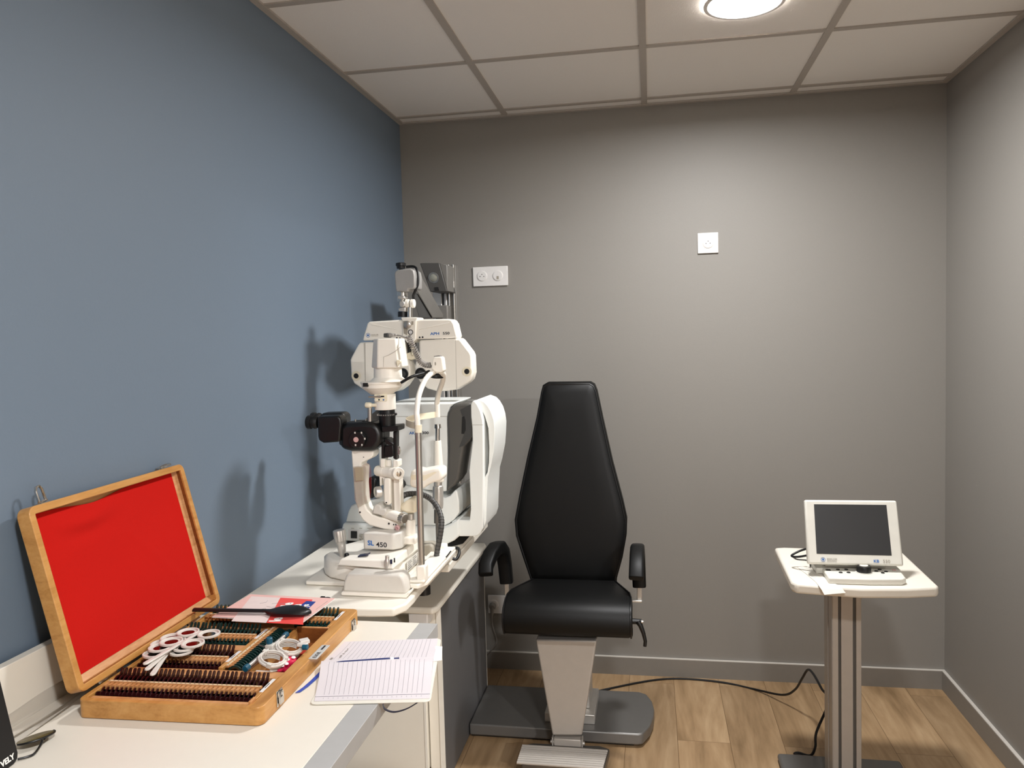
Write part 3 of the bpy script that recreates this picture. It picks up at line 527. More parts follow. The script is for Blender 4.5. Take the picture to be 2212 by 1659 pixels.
lo = [(470,1400),(485,1345),(520,1342),(900,1358),(1200,1378),(1545,1380),(1600,1355),(1690,1300),(1698,1480),(1640,1530),(1540,1578),(1440,1592),(900,1560),(505,1532),(472,1500)]
b = MB(); b.px(B,lo,YA-.01,.25); lw = b.build('base','device_white',au,bevel=.008,seg=3)
b = MB(); b.px(B,[(540,1412),(905,1425),(905,1520),(540,1515)],YA-.0105,.0004); b.build('port_panel','socket_white',lw)
b = MB(); b.px(B,[(566,1430),(630,1432),(630,1506),(566,1504)],YA-.0118,.0012); b.build('power_switch','black_plastic',lw)
b = MB()
for v in (1478,1512): b.ring(P(*B(672,v),Y=YA-.0106),(0,-1,0),U(18,YA),U(10,YA),.003,16)
b.px(B,[(655,1460),(690,1462),(690,1470),(655,1468)],YA-.0125,.002); b.build('connector','steel',lw)
b = MB()
for k in range(4): b.px(B,[(570+84*k,1398),(600+84*k,1399),(600+84*k,1404),(570+84*k,1403)],YA-.0104,.0003)
b.build('marking','beige_grey',lw)
zf = P(*B(900,1560),Y=YA-.01).z
b = MB(); xa, xb = P(*B(515,1530),Y=YA).x, P(*B(1690,1500),Y=YA).x
b.prism([(xa,YA+.01,Z2+.0005),(xb-.03,YA+.01,Z2+.0005),(xb,YA+.05,Z2+.0005),(xb,YA+.2,Z2+.0005),(xa,YA+.2,Z2+.0005)],(0,0,max(.006,zf-Z2+.005))); b.build('foot','black_matte',au)

# ------------------------------------------------------------------ slit lamp
YL = 2.07; yf, yr = 1.945, 2.245
sl = thing('slit_lamp','cream and black slit lamp microscope with a patient head frame','slit lamp',(-.78,YL,Z2))
zb_ = Z2+.0005
b = MB(); pl_ = [P(*Cc(u,v),Z=Z2+.012) for u,v in ((95,985),(120,955),(275,835),(300,828))]
b.prism([(pl_[0].x,pl_[0].y,zb_),(-.80,1.955,zb_),(-.66,1.93,zb_),(-.66,2.27,zb_),(pl_[3].x,2.27,zb_),(pl_[3].x,pl_[3].y+.02,zb_)],(0,0,.0115)); b.build('base_plate','cream',sl,bevel=.003)
# moving base
zm0, zm1, zm2 = Z2+.0135, Z2+.062, Z2+.083
mo_ = [(288,880),(300,920),(350,955),(510,990),(900,985),(1120,940),(1215,855)]
mp_ = [P(*Cc(u,v),Z=zm0) for u,v in mo_]
foot = [(p_.x,p_.y) for p_ in mp_]+[(mp_[-1].x,2.20),(mp_[-1].x-.03,2.23),(mp_[0].x+.06,2.23),(mp_[0].x+.01,2.15)]
def ins(poly,k,dx=0,dy=0):
    cx_ = sum(p_[0] for p_ in poly)/len(poly); cy_ = sum(p_[1] for p_ in poly)/len(poly); return [(cx_+(x-cx_)*k+dx, cy_+(y-cy_)*k+dy) for x,y in poly]
b = MB(); b.loft([[(x,y,zm0) for x,y in foot],[(x,y,zm0+.040) for x,y in ins(foot,.985)],[(x,y,zm1) for x,y in ins(foot,.93)]]); mb_ = b.build('moving_base','cream',sl,bevel=.005,seg=3)
w1 = [P(*Cc(u,v),Z=zm1+.002) for u,v in ((418,808),(1005,850))]
wt = [P(*Cc(u,v),Z=zm2) for u,v in ((432,765),(690,682),(1035,725),(1000,835))]
b = MB(); b.loft([[(w1[0].x,w1[0].y,zm1-.002),(w1[1].x,w1[1].y,zm1-.002),(w1[1].x+.012,2.16,zm1-.002),(w1[0].x+.05,2.16,zm1-.002)],[(w1[0].x+.006,w1[0].y+.012,zm1+.012),(w1[1].x-.002,w1[1].y+.004,zm2),(w1[1].x+.01,2.15,zm2),(w1[0].x+.06,2.15,zm2-.004)]]); wd = b.build('control_deck','cream',sl,bevel=.004,seg=3)
b = MB(); c = P(*Cc(705,716),Z=zm2-.002); b.obox(*(c+V((0,0,.0008))),.014,.010,.0012,V((.98,.05,.18)).normalized(),V((.0,1,0)),V((-.18,0,.98)).normalized()); b.build('display','display_blue',wd)
Yd = w1[1].y-.002
for u,v,hx,m_ in ((987,785,10,'display_blue'),(1020,770,5,'black_plastic')):
    b = MB(); c = P(*Cc(u,v),Y=Yd+.001); b.obox(c.x,c.y,c.z,U(hx,Yd),.002,U(22,Yd)); b.build('switch',m_,wd)
b = MB(); c0_, c1_ = P(*Cc(942,850),Y=Yd-.008), P(*Cc(945,722),Y=Yd-.008); d_ = c1_-c0_; b.lathe(c0_,d_,[(0,U(12,Yd)),(d_.length*.3,U(20,Yd)),(d_.length*.62,U(25,Yd)),(d_.length*.68,U(20,Yd)),(d_.length*.98,U(22,Yd)),(d_.length,U(19,Yd))]); b.build('lock_lever','alu',wd)
c = P(*Cc(525,752),Z=zm1+.001); b = MB(); b.lathe(c,(0,0,1),[(0,.0065),(.012,.0065),(.014,.005)]); b.build('push_button','black_plastic',wd)
j0 = P(*Cc(485,735),Z=zm1-.001); j1 = P(*Cc(443,455),Y=j0.y); d_ = j1-j0; L_ = d_.length
b = MB(); b.lathe(j0,d_,[(0,U(30,YL)),(L_*.14,U(30,YL)),(L_*.2,U(38,YL)),(L_*.45,U(46,YL)),(L_*.56,U(48,YL)),(L_*.6,U(58,YL))]); jk = b.build('joystick','alu',sl)
b = MB(); n_ = 40; u_, v_ = b.frame(d_); dn = d_.normalized()
rings = [[j0+dn*(L_*h_)+(u_*math.cos(k*math.tau/n_)+v_*math.sin(k*math.tau/n_))*(U(64,YL)*rr*(1 if k%4<2 else .95)) for k in range(n_)] for h_,rr in ((.6,.88),(.64,.95),(.9,1.),(.98,.97),(1.,.88))]
b.loft(rings); b.build('joystick_knob','alu',jk,smooth=25)
st = P(*Cc(1090,900),X=foot[6][0]+.0005); 
s0 = [P(*Cc(u,v),X=-.6515) for u,v in ((1085,870),(1205,745),(1215,835),(1120,940))]
# swing arm block with the model name
Yb_ = YL-.06
zt_, zo_ = P(*Cc(700,485),Y=Yb_).z, P(*Cc(700,660),Y=Yb_).z
bx0, bx1 = P(*Cc(693,570),Y=Yb_).x, P(*Cc(1085,600),Y=Yb_).x
b = MB(); b.prism([(bx0,Yb_,zo_),(bx1-.02,Yb_-.002,zo_),(bx1,Yb_+.018,zo_),(bx1+.0,Yb_+.09,zo_),(bx0+.03,Yb_+.12,zo_),(bx0,Yb_+.08,zo_)],(0,0,zt_-zo_)); ab_ = b.build('swing_block','grey_plastic',sl,bevel=.006,seg=3)
text('SL',.0185,'text_blue',ab_,P(*Cc(742,612),Y=Yb_-.0005),(1,-.04,-.05),(0,0,1),bold=.0005); text('450',.0185,'text_dark',ab_,P(*Cc(830,630),Y=Yb_-.0010),(1,-.03,-.03),(0,0,1),wscale=1.12,bold=.0003)
b = MB(); b.cyl((bx0+.045,YL,zm1),(bx0+.045,YL,zo_-.0003),.03); b.build('pivot_post','grey_plastic',sl)
b = MB(); b.px(Cc,[(1050,535),(1240,535),(1240,610),(1130,612),(1050,625)],YL-.03,.05); b.build('swing_arm','cream',sl,bevel=.005)
b = MB(); b.cyl(P(*Cc(1187,522),Y=YL),P(*Cc(1187,345),Y=YL),U(50,YL)); pv = b.build('pivot_sleeve','cream',sl,bevel=.002)
b = MB(); b.cyl(P(*Cc(1190,343),Y=YL),P(*Cc(1190,285),Y=YL),U(34,YL)); b.build('pivot_pin','alu',pv)
b = MB(); b.px(Cc,[(1075,205),(1130,160),(1160,140),(1240,140),(1240,282),(1150,285),(1080,260)],YL-.01,.06); b.build('arm_cover','cream_warm',sl,bevel=.006)
# microscope arm
b = MB(); b.px(B,[(568,590),(802,596),(798,648),(772,676),(676,722),(668,752),(700,765),(692,950),(704,1125),(735,1205),(790,1258),(860,1285),(1030,1330),(1075,1370),(1060,1412),(1000,1420),(910,1412),(760,1372),(690,1318),(640,1240),(636,1190),(612,1120),(596,960),(580,760)],YL-.022,.05); ma = b.build('microscope_arm','cream',sl,bevel=.007,seg=3)
for u,v,r_ in ((700,662,5),(662,1234,10),(962,1352,11),(1012,1362,8),(1034,1362,8)):
    b = MB(); b.lathe(P(*B(u,v),Y=YL-.0225),(0,-1,0),[(0,U(r_,YL)),(.0008,U(r_*.9,YL))],14); b.build('screw','charcoal',ma)
b = MB(); b.lathe(P(*B(1055,1390),Y=YL-.023),(0,-1,-.1),[(0,U(27,YL)),(.006,U(27,YL)),(.008,U(12,YL)),(.004,U(8,YL))]); b.build('centre_knob','pink_button',ma)
b = MB(); b.px(B,[(600,770),(692,765),(698,905),(610,915)],YL-.028,.0055); b.build('shield_holder','cream_warm',ma,bevel=.002)
b = MB(); b.px(B,[(592,760),(680,752),(700,735),(745,722),(765,745),(778,810),(782,960),(770,1115),(745,1140),(700,1155),(640,1190),(606,1100)],YL-.031,.0018); b.build('breath_shield','clear_glass',sl)
# microscope
mc = MB(); mc.px(B,[(445,340),(520,305),(690,300),(800,308),(858,350),(878,420),(878,500),(840,560),(800,600),(560,602),(470,580),(445,540)],YL-.04,.085); mi = mc.build('microscope_body','black_plastic',sl,bevel=.012,seg=3)
c = P(*B(862,450),Y=YL); b = MB(); b.lathe(c-V((.012,0,0)),(1,0,0),[(0,U(120,YL)),(.012,U(112,YL)),(.016,U(100,YL)),(.017,U(84,YL))]); b.build('objective_ring','black_plastic',mi)
b = MB(); b.lathe(c+V((.0045,0,0)),(1,0,0),[(0,U(84,YL)),(.001,U(70,YL)),(.003,U(20,YL))]); b.build('objective_lens','lens_glass',mi)
c = P(*B(645,475),Y=YL-.041); b = MB(); b.lathe(c,(0,-1,0),[(0,U(86,YL)),(.012,U(84,YL)),(.014,U(76,YL))]); kn = b.build('magnification_drum','black_plastic',mi)
b = MB(); b.lathe(P(*B(620,480),Y=YL-.0555),(0,-1,0),[(0,U(27,YL)),(.001,U(25,YL))]); b.build('drum_cap','pink_button',kn)
for u,v in ((610,408),(678,408),(712,470),(682,534),(616,536)):
    b = MB(); b.obox(*P(*B(u,v),Y=YL-.0553),U(7,YL),.0004,U(9,YL)); b.build('marking','grey_plastic',kn)
for dy, dz, nm in ((-.048,0,''),(.022,.006,'')):
    Yo = YL+dy; b = MB(); b.px(B,[(215,250),(235,238),(430,232),(462,262),(468,320),(452,490),(440,505),(280,516),(232,490),(222,450)],Yo,.046); bp_ = b.build('prism_house','black_plastic',mi,bevel=.007,seg=3)
    for v_ in bp_.data.vertices: v_.co.z += dz*1.5; v_.co.x += dz*2
    c = P(*B(212,300),Y=Yo+.023)+V((dz*2,0,dz*1.5)); b = MB(); r_ = U(68,YL)
    b.lathe(c+V((.004,0,0)),(-1,0,.03),[(0,r_*.8),(.006,r_*.98),(.010,r_*.98),(.0105,r_*.86),(.018,r_*.86),(.0185,r_),(.028,r_*1.02),(.031,r_*.93),(.0315,r_*.7)]); b.build('eyepiece','black_matte',mi)
b = MB(); b.px(B,[(430,330),(520,300),(520,560),(440,540)],YL-.03,.065); b.build('tube_joint','black_matte',mi,bevel=.006)
b = MB(); b.px(B,[(680,290),(690,285),(800,292),(806,308),(682,306)],YL-.02,.04); b.build('mount_plate','black_matte',mi)
for u in (615,722):
    b = MB(); b.cyl(P(*B(u,305),Y=YL-.01),P(*B(u,268),Y=YL-.01),U(9,YL)); b.build('thumb_screw','steel',mi)
# lamp tower
ub = lambda u,v,dy=0: P(*A(u,v),Y=YL+dy)
b = MB(); hz0, hz1 = ub(950,1125).z, ub(950,825).z; hx = [ub(u,900).x for u in (778,808,890,1085,1108)]
b.loft([[(hx[0],YL-.005,hz0),(hx[2],YL-.045,hz0),(hx[4],YL-.045,hz0),(hx[4],YL+.045,hz0),(hx[1],YL+.045,hz0)],[(hx[1],YL-.005,hz1),(hx[2]+.002,YL-.040,hz1),(hx[3],YL-.040,hz1),(hx[3],YL+.04,hz1),(hx[1]+.01,YL+.04,hz1)]]); lhs = b.build('lamp_housing','cream',sl,bevel=.004,seg=3)
b = MB(); b.tube([P(*A(u,v),Y=YL-.0445) for u,v in ((906,1120),(908,1015),(960,995),(1030,955),(1085,910))],.0007,6); b.build('moulded_line','seam_grey',lhs)
b = MB(); b.px(A,[(1035,1062),(1040,1048),(1075,1045),(1086,1060),(1080,1080),(1060,1085),(1058,1108),(1045,1108)],YL-.055,.010); b.build('latch','cream_warm',lhs,bevel=.002)
b = MB(); z_ = lambda v: ub(900,v).z
b.lathe((ub(950,1120).x,YL,z_(1126)),(0,0,-1),[(0,U(138,YL)),(z_(1126)-z_(1225),U(142,YL)),(z_(1126)-z_(1255),U(175,YL)),(z_(1126)-z_(1268),U(205,YL))],36); b.build('lamp_neck','cream',sl)
b = MB(); cx_ = ub(886,1270).x
b.lathe((cx_,YL,z_(1268)),(0,0,-1),[(0,U(208,YL)),(.0012,U(211,YL)),(z_(1268)-z_(1288),U(209,YL)),(z_(1268)-z_(1292),U(200,YL)),(z_(1268)-z_(1328),U(198,YL)),(z_(1268)-z_(1345),U(180,YL)),(z_(1268)-z_(1395),U(118,YL)),(z_(1268)-z_(1402),U(108,YL))],40); fl_ = b.build('filter_turret','cream',sl)
b = MB(); b.obox(*P(*A(724,1304),Y=YL-.052),U(24,YL),.006,U(18,YL)); b.build('turret_window','black_matte',fl_)
b = MB(); cx_ = ub(922,1450).x; b.lathe((cx_,YL,z_(1400)),(0,0,-1),[(0,U(107,YL)),(z_(1400)-z_(1560),U(107,YL))],32); tw = b.build('tower','cream',sl,bevel=.001)
yt = YL-U(107,YL)
b = MB(); b.px(A,[(808,1405),(935,1402),(938,1470),(930,1476),(815,1478)],yt-.002,.010); pq = b.build('filter_plate','cream_warm',tw,bevel=.001)
b = MB(); b.px(A,[(835,1418),(912,1418),(914,1432),(835,1434)],yt-.0024,.0004); b.build('slot','black_matte',pq)
b = MB(); b.tube([P(*A(752,1430),Y=yt-.006),P(*A(880,1428),Y=yt-.005)],U(8,YL),8); b.lathe(P(*A(866,1426),Y=yt-.004),(0,-1,0),[(0,U(13,YL)),(.003,U(12,YL))],14); b.build('filter_lever','steel',pq)
for u,m_ in ((818,'grey_plastic'),(860,'lens_green'),(906,'text_blue')):
    b = MB(); b.lathe(P(*A(u,1460),Y=yt-.0023),(0,-1,0),[(0,U(8,YL)),(.0006,U(8,YL))],12); b.build('colour_dot',m_,pq)
b = MB(); c = P(*A(838,1516),Y=YL-.02); e_ = P(*A(720,1516),Y=YL-.02); d_ = (e_-c).length
b.lathe(c,e_-c,[(0,U(17,YL)),(d_*.45,U(17,YL)),(d_*.5,U(24,YL)),(d_*.62,U(29,YL)),(d_*.95,U(29,YL)),(d_,U(24,YL))]); b.build('side_knob','cream_warm',tw)
b = MB(); b.cyl(P(*B(763,148),Y=YL-.02),P(*B(765,290),Y=YL-.02),U(22,YL)); b.build('support_rod','steel',sl)
zz = lambda v: P(*B(900,v),Y=YL).z; cx_ = P(*B(945,250),Y=YL).x
b = MB(); b.lathe((cx_,YL,zz(163)),(0,0,-1),[(0,U(78,YL)),(zz(163)-zz(206),U(80,YL)),(zz(163)-zz(208),U(100,YL)),(zz(163)-zz(228),U(100,YL)),(zz(163)-zz(230),U(84,YL)),(zz(163)-zz(345),U(80,YL))],32); sb = b.build('slit_tube','black_plastic',sl)
b = MB()
for k in range(11):
    a_ = math.radians(-150+12*k); r_ = U(100.6,YL); b.obox(cx_+r_*math.cos(a_),YL+r_*math.sin(a_),zz(217),.0006,.0006,U(6,YL))
b.build('scale_marking','grey_plastic',sb)
b = MB(); b.px(B,[(885,345),(1050,335),(1058,345),(1055,392),(890,402)],YL-.03,.06); b.build('slit_collar','black_plastic',sl,bevel=.006)
b = MB()
for u0,u1 in ((882,915),(1005,1042)): b.px(B,[(u0,395),(u1,393),(u1,690),(u0,676)],YL-.012,.024)
b.px(B,[(915,545),(1005,535),(1010,650),(985,662),(915,668)],YL-.018,.034); b.px(B,[(905,470),(945,470),(1010,520),(1010,545),(930,530)],YL-.02,.04); b.build('mirror_frame','black_plastic',sl,bevel=.002)
b = MB(); b.px(B,[(1040,545),(1060,555),(1075,600),(1062,640),(1040,635)],YL-.006,.012); b.build('mirror','chrome',sl)
# lower illumination cradle
b = MB()
for u0,u1,v0 in ((870,918,678),(1002,1058,693)): b.px(B,[(u0,v0),(u1,v0),(u1,770),(u0,770)],YL-.018,.036)
b.cyl(P(*B(962,685),Y=YL),P(*B(962,760),Y=YL),U(28,YL)); b.build('cradle_post','cream',sl,bevel=.003)
c, e_ = P(*B(846,802),Y=YL-.002), P(*B(1050,828),Y=YL-.02); d_ = (e_-c).length
b = MB(); b.lathe(c,e_-c,[(-.006,U(30,YL)),(-.004,U(48,YL)),(0,U(54,YL)),(d_*.33,U(54,YL)),(d_*.34,U(51,YL)),(d_*.36,U(51,YL)),(d_*.37,U(55,YL)),(d_*.66,U(55,YL)),(d_*.68,U(57,YL)),(d_*.74,U(60,YL)),(d_*1.02,U(62,YL))]); cy = b.build('cradle_hub','cream',sl)
dd = V((.55,-.8,-.05)); c2 = P(*B(1056,828),Y=YL-.028)
b = MB(); b.lathe(c2-dd*.006,dd,[(0,U(60,YL)),(.010,U(62,YL)),(.013,U(56,YL))]); b.build('hub_cap','cream',cy)
b = MB(); b.lathe(c2+dd*.0062,dd,[(0,U(28,YL)),(.003,U(27,YL)),(.0035,U(10,YL))]); b.build('hub_bolt','chrome',cy)
b = MB(); b.px(B,[(862,850),(925,860),(925,950),(905,960),(895,880),(885,880),(885,960),(866,960)],YL-.012,.03); b.px(B,[(985,885),(1072,885),(1082,1160),(1080,1250),(1050,1262),(1030,1235),(990,1222)],YL-.014,.032); yk = b.build('yoke','cream',sl,bevel=.003)
b = MB(); b.px(B,[(990,900),(1012,900),(1020,1215),(995,1205)],YL-.0145,.0006); b.build('groove','beige_grey',yk)
b = MB(); b.px(B,[(905,880),(978,880),(978,1155),(935,1162),(908,1140),(900,1000)],YL-.024,.045); ct = b.build('centring_block','cream',sl,bevel=.005)
b = MB(); b.lathe(P(*B(936,1134),Y=YL-.0242),(0,-1,0),[(0,U(8,YL)),(.001,U(7,YL))],12); b.build('screw','black_matte',ct)
b = MB(); b.lathe(P(*B(878,1020),Y=YL-.02),(-.8,-.6,0),[(0,U(55,YL)),(.012,U(57,YL)),(.016,U(50,YL)),(.017,U(20,YL))]); b.build('width_knob','alu',sl)
b = MB(); b.px(B,[(800,1170),(830,1148),(880,1165),(880,1195),(930,1195),(940,1240),(905,1280),(850,1262),(785,1250)],YL-.03,.05); b.build('lens_arm','grey_plastic',sl,bevel=.006)
c, e_ = P(*B(915,1235),Y=YL-.005), P(*B(1080,1288),Y=YL-.03); d_ = (e_-c).length
b = MB(); b.lathe(c,e_-c,[(0,U(50,YL)),(d_*.5,U(52,YL)),(d_,U(50,YL))]); tb = b.build('tilt_barrel','cream',sl)
dd = (e_-c).normalized(); b = MB(); n_ = 36; u_, v_ = b.frame(dd)
b.loft([[e_+dd*h_+(u_*math.cos(k*math.tau/n_)+v_*math.sin(k*math.tau/n_))*(U(50,YL)*rr*(1 if k%3 else .94)) for k in range(n_)] for h_,rr in ((0,.9),(.003,1),(.015,1),(.0175,.9),(.018,.5))]); b.build('tilt_knob','steel',tb,smooth=25)
# rail covers
b = MB(); b.px(Cc,[(482,1100),(490,1000),(512,935),(540,912),(1055,922),(1092,938),(1118,985),(1146,1098),(1140,1125)],yf-.062,.055); rv = b.build('rail_cover','grey_plastic',sl,bevel=.006,seg=3)
b = MB(); b.px(Cc,[(462,1120),(470,1098),(1145,1125),(1170,1100),(1175,1125),(1140,1166),(470,1138)],yf-.066,.062); b.build('cover_lip','cream',rv,bevel=.002)
b = MB(); b.px(Cc,[(1225,640),(1240,612),(1390,606),(1420,625),(1432,680),(1422,740),(1400,758),(1230,752)],yr-.02,.05); rr_ = b.build('rail_cover','beige_grey',sl,bevel=.005)
b = MB()
for k in range(4): b.px(Cc,[(1312+22*k,722),(1322+22*k,722),(1326+22*k,742),(1312+22*k,742)],yr-.0206,.0008)
b.build('vent','cream',rr_)
# head frame
ar_ = [(1170,1100),(1225,1062),(1330,1060),(1405,1040),(1550,880),(1560,770),(1500,745),(1380,800),(1330,1000),(1240,1000),(1130,1060)]
zc = Z2+.012
ap = [(-.665,1.90),(-.648,1.925),(-.600,1.915),(-.583,1.945),(-.583,2.26),(-.600,2.285),(-.655,2.285),(-.655,1.965),(-.70,1.95),(-.70,1.90)]
b = MB(); b.prism([(x,y,zb_+.012) for x,y in ap],(0,0,.012)); fb = b.build('frame_base','cream',sl,bevel=.003)
fx, rx = P(*B(1264,700),Y=yf).x, P(*B(1468,400),Y=yr).x
b = MB(); b.prism([(-.635,yf-.02,zb_+.0245),(-.585,yf-.02,zb_+.0245),(-.585,yr+.01,zb_+.0245),(-.635,yr+.01,zb_+.0245)],(0,0,.008)); b.build('frame_rail','cream',fb,bevel=.003)
zs = P(*Cc(1265,812),Y=yf).z
b = MB(); b.box(fx-U(42,yf),fx+U(55,yf),yf-.015,yf+.015,zb_+.0247,zs); b.build('rod_socket','cream',sl,bevel=.004)
zr = P(*Cc(1490,600),Y=yr).z
b = MB(); b.box(rx-.006,rx+U(55,yr),yr-.014,yr+.016,zb_+.0247,zr); b.build('rod_socket','cream',sl,bevel=.004)
b = MB(); b.tube([(fx,yf,zs-.004),P(*B(1264,330),Y=yf)],U(33,yf),20); b.build('front_rod','steel',sl)
b = MB(); top = P(*A(1462,1150),Y=2.09)
p0 = P(*B(1266,400),Y=yf); pth = spline([p0,P(*B(1256,250),Y=yf),P(*A(1252,1590),Y=yf+.005),P(*A(1270,1430),Y=1.97),P(*A(1320,1290),Y=2.02),P(*A(1375,1210),Y=2.05),P(*A(1430,1172),Y=2.09)],5)
b.tube(pth,U(28,yf),14); b.build('frame_tube','cream',sl)
b = MB(); b.cyl(P(*B(1268,405),Y=yf),P(*B(1268,325),Y=yf),U(36,yf)); b.build('tube_collar','cream_warm',sl)
b = MB(); pth = spline([P(*B(1468,245),Y=yr),P(*B(1464,120),Y=yr),P(*A(1462,1490),Y=yr-.002),P(*A(1482,1380),Y=2.22),P(*A(1520,1270),Y=2.17),P(*A(1530,1200),Y=2.13),P(*A(1500,1165),Y=2.09)],5)
b.tube(pth,U(26,yr),14); b.build('frame_tube','cream',sl)
b = MB(); b.px(A,[(1398,1140),(1415,1030),(1430,1015),(1505,1010),(1515,1030),(1530,1160),(1500,1180),(1450,1178)],2.075,.032); hl = b.build('target_holder','cream',sl,bevel=.004,seg=3)
b = MB(); b.px(A,[(1438,1070),(1448,1068),(1452,1090),(1446,1105),(1438,1095)],2.0743,.0006); b.build('recess','beige_grey',hl)
b = MB(); b.px(A,[(1428,1005),(1480,998),(1497,1004),(1490,1012),(1430,1014)],2.08,.02); b.build('cap','cord_grey',hl)
b = MB(); b.tube(spline([P(*A(1092,1280),Y=2.03),P(*A(1200,1220),Y=2.02),P(*A(1320,1185),Y=2.06),P(*A(1380,1165),Y=2.09)],5),.004); b.tube(spline([P(*A(1400,1215),Y=2.12),P(*A(1440,1225),Y=2.11),P(*A(1518,1222),Y=2.13),P(*A(1505,1200),Y=2.15),P(*A(1420,1200),Y=2.15)],5),.004); b.build('fixation_cable','cord_black',sl)
# forehead band: curved strip between the rods
b = MB(); zA, zB_ = P(*B(1200,240),Y=2.1).z, P(*B(1200,305),Y=2.1).z; R_ = []
for k in range(17):
    t = k/16; y_ = yf+(yr-yf)*t; x_ = fx+(rx-fx)*t-.058*math.sin(math.pi*t)**.8
    dz_ = .006*math.sin(math.pi*t); n2 = V((-(yr-yf),0,0)).normalized()
    R_.append([(x_,y_,zA+.0),(x_+.0025,y_,zA+.0),(x_+.0025,y_,zB_),(x_,y_,zB_)])
b.loft(R_); b.build('forehead_band','cream_warm',sl,smooth=50)
# chin rest
b = MB(); b.px(B,[(1178,850),(1190,810),(1222,785),(1300,800),(1420,775),(1500,768),(1515,800),(1515,905),(1430,925),(1370,950),(1315,995),(1240,985),(1180,980),(1172,930)],2.08,.06); cr_ = b.build('chin_rest','cream',sl,bevel=.01,seg=3)
b = MB(); b.px(B,[(1190,862),(1205,845),(1330,850),(1440,812),(1460,820),(1330,905),(1200,895)],2.0795,.0008); b.build('chin_cup','cream_warm',cr_)
b = MB(); pv_ = lambda v,r_: ( (P(*B(1470,490),Y=yr).z-P(*B(1470,v),Y=yr).z), U(r_,yr))
b.lathe(P(*B(1468,490),Y=yr),(0,0,-1),[pv_(490,36),pv_(520,38),pv_(780,50),pv_(905,52),pv_(916,46)]); b.build('chin_sleeve','cream',sl)
b = MB(); b.cyl(P(*B(1468,330),Y=yr),P(*B(1468,492),Y=yr),U(23,yr)); b.lathe(P(*B(1468,318),Y=yr),(0,0,-1),[(0,U(30,yr)),(.012,U(34,yr)),(.0125,U(24,yr))]); b.build('rear_rod','chrome',sl)
b = MB(); n_ = 40; rings = []
for v,r_ in ((918,42),(955,42),(962,50),(985,54),(1150,54),(1190,50),(1200,40)):
    c = P(*B(1472,v),Y=yr); rings.append([c+V((math.cos(k*math.tau/n_),math.sin(k*math.tau/n_),0))*(U(r_,yr)*(1 if (k%5 or not 980<v<1160) else .93)) for k in range(n_)])
b.loft(rings); b.build('height_knob','alu',sl,smooth=30)
b = MB(); b.cyl(P(*B(1460,1195),Y=yr),P(*B(1460,1345),Y=yr),U(28,yr)); b.cyl(P(*B(1462,1340),Y=yr),(P(*B(1462,1340),Y=yr).x,yr,zr-.004),U(16,yr)); b.build('lower_rod','alu_dark',sl)
# corrugated cable sleeve
pth = spline([P(*B(1085,1085),Y=YL+.02),P(*B(1140,1050),Y=YL+.03),P(*B(1230,1042),Y=YL+.06),P(*B(1320,1055),Y=YL+.1),P(*B(1400,1100),Y=YL+.12),P(*B(1465,1180),Y=YL+.11),P(*B(1505,1290),Y=YL+.09),P(*B(1508,1380),Y=YL+.08),P(*B(1490,1500),Y=YL+.08),P(*B(1465,1630),Y=YL+.08),P(*Cc(1452,765),Y=YL+.085)],7)
b = MB(); b.tube(pth,.0078,12); lm = b.build('cable_sleeve','loom',sl)
b = MB()
for i in range(2,len(pth)-1,2):
    d_ = pth[min(i+1,len(pth)-1)]-pth[i-1]; b.ring(pth[i],d_,.0083,.0076,.0011,14)
b.build('sleeve_rib','black_plastic',lm)
b = MB(); c = P(*Cc(1452,778),Y=YL+.085); b.lathe(c+V((0,0,.004)),(0,0,-1),[(0,.010),(.004,.0125),(max(.006,c.z-zb_-.03),.0125)]); b.tube(spline([c+V((.012,-.01,.006)),c+V((.03,-.01,.012)),c+V((.045,.0,.03))],4),.002); b.build('sleeve_gland','black_plastic',lm)
b = MB(); c = P(*Cc(1560,820),Y=2.24); b.tube(spline([V((-.590,2.262,Z2+.026)),V((-.577,2.255,Z2+.027)),V((-.570,2.235,Z2+.018)),V((-.574,2.218,Z2+.006)),V((-.585,2.214,Z2+.008))],5),.0048); b.build('cable_loop','cord_black',sl)
# coiled cord and plug on top of the lamp
pth = spline([P(*A(1168,800),Y=YL-.02),P(*A(1190,860),Y=YL-.015),P(*A(1222,930),Y=YL-.01),P(*A(1255,1000),Y=YL),P(*A(1285,1060),Y=YL+.01),P(*A(1335,1095),Y=YL+.015),P(*A(1395,1100),Y=2.085)],16)
h_ = []; N_ = len(pth)
b = MB(); u_ = None
for i,p_ in enumerate(pth):
    t_ = (pth[min(i+1,N_-1)]-pth[max(i-1,0)]).normalized()
    u_, w_ = b.frame(t_)
    for j in range(4):
        a_ = (i*4+j)*math.tau/18; q_ = p_.lerp(pth[min(i+1,N_-1)],j/4); h_.append(q_+(u_*math.cos(a_)+w_*math.sin(a_))*.0066)
b.tube(h_,.0019,6); cc = b.build('coiled_cord','cord_grey',sl,smooth=60)
b = MB(); b.px(A,[(905,770),(955,766),(955,815),(905,812)],YL-.02,.03); b.mi = 1; b.px(A,[(955,768),(1005,772),(1010,800),(955,810)],YL-.018,.026); b.px(A,[(1008,774),(1040,780),(1042,798),(1008,800)],YL-.012,.014)
b.build('lamp_plug',['charcoal','cord_grey'],cc,bevel=.002)
b = MB(); b.tube(spline([P(*A(1040,790),Y=YL-.005),P(*A(1090,798),Y=YL-.01),P(*A(1140,815),Y=YL-.015),P(*A(1172,805),Y=YL-.02),P(*A(1180,780),Y=YL-.02)],5),.0022); b.build('cord','cord_grey',cc)
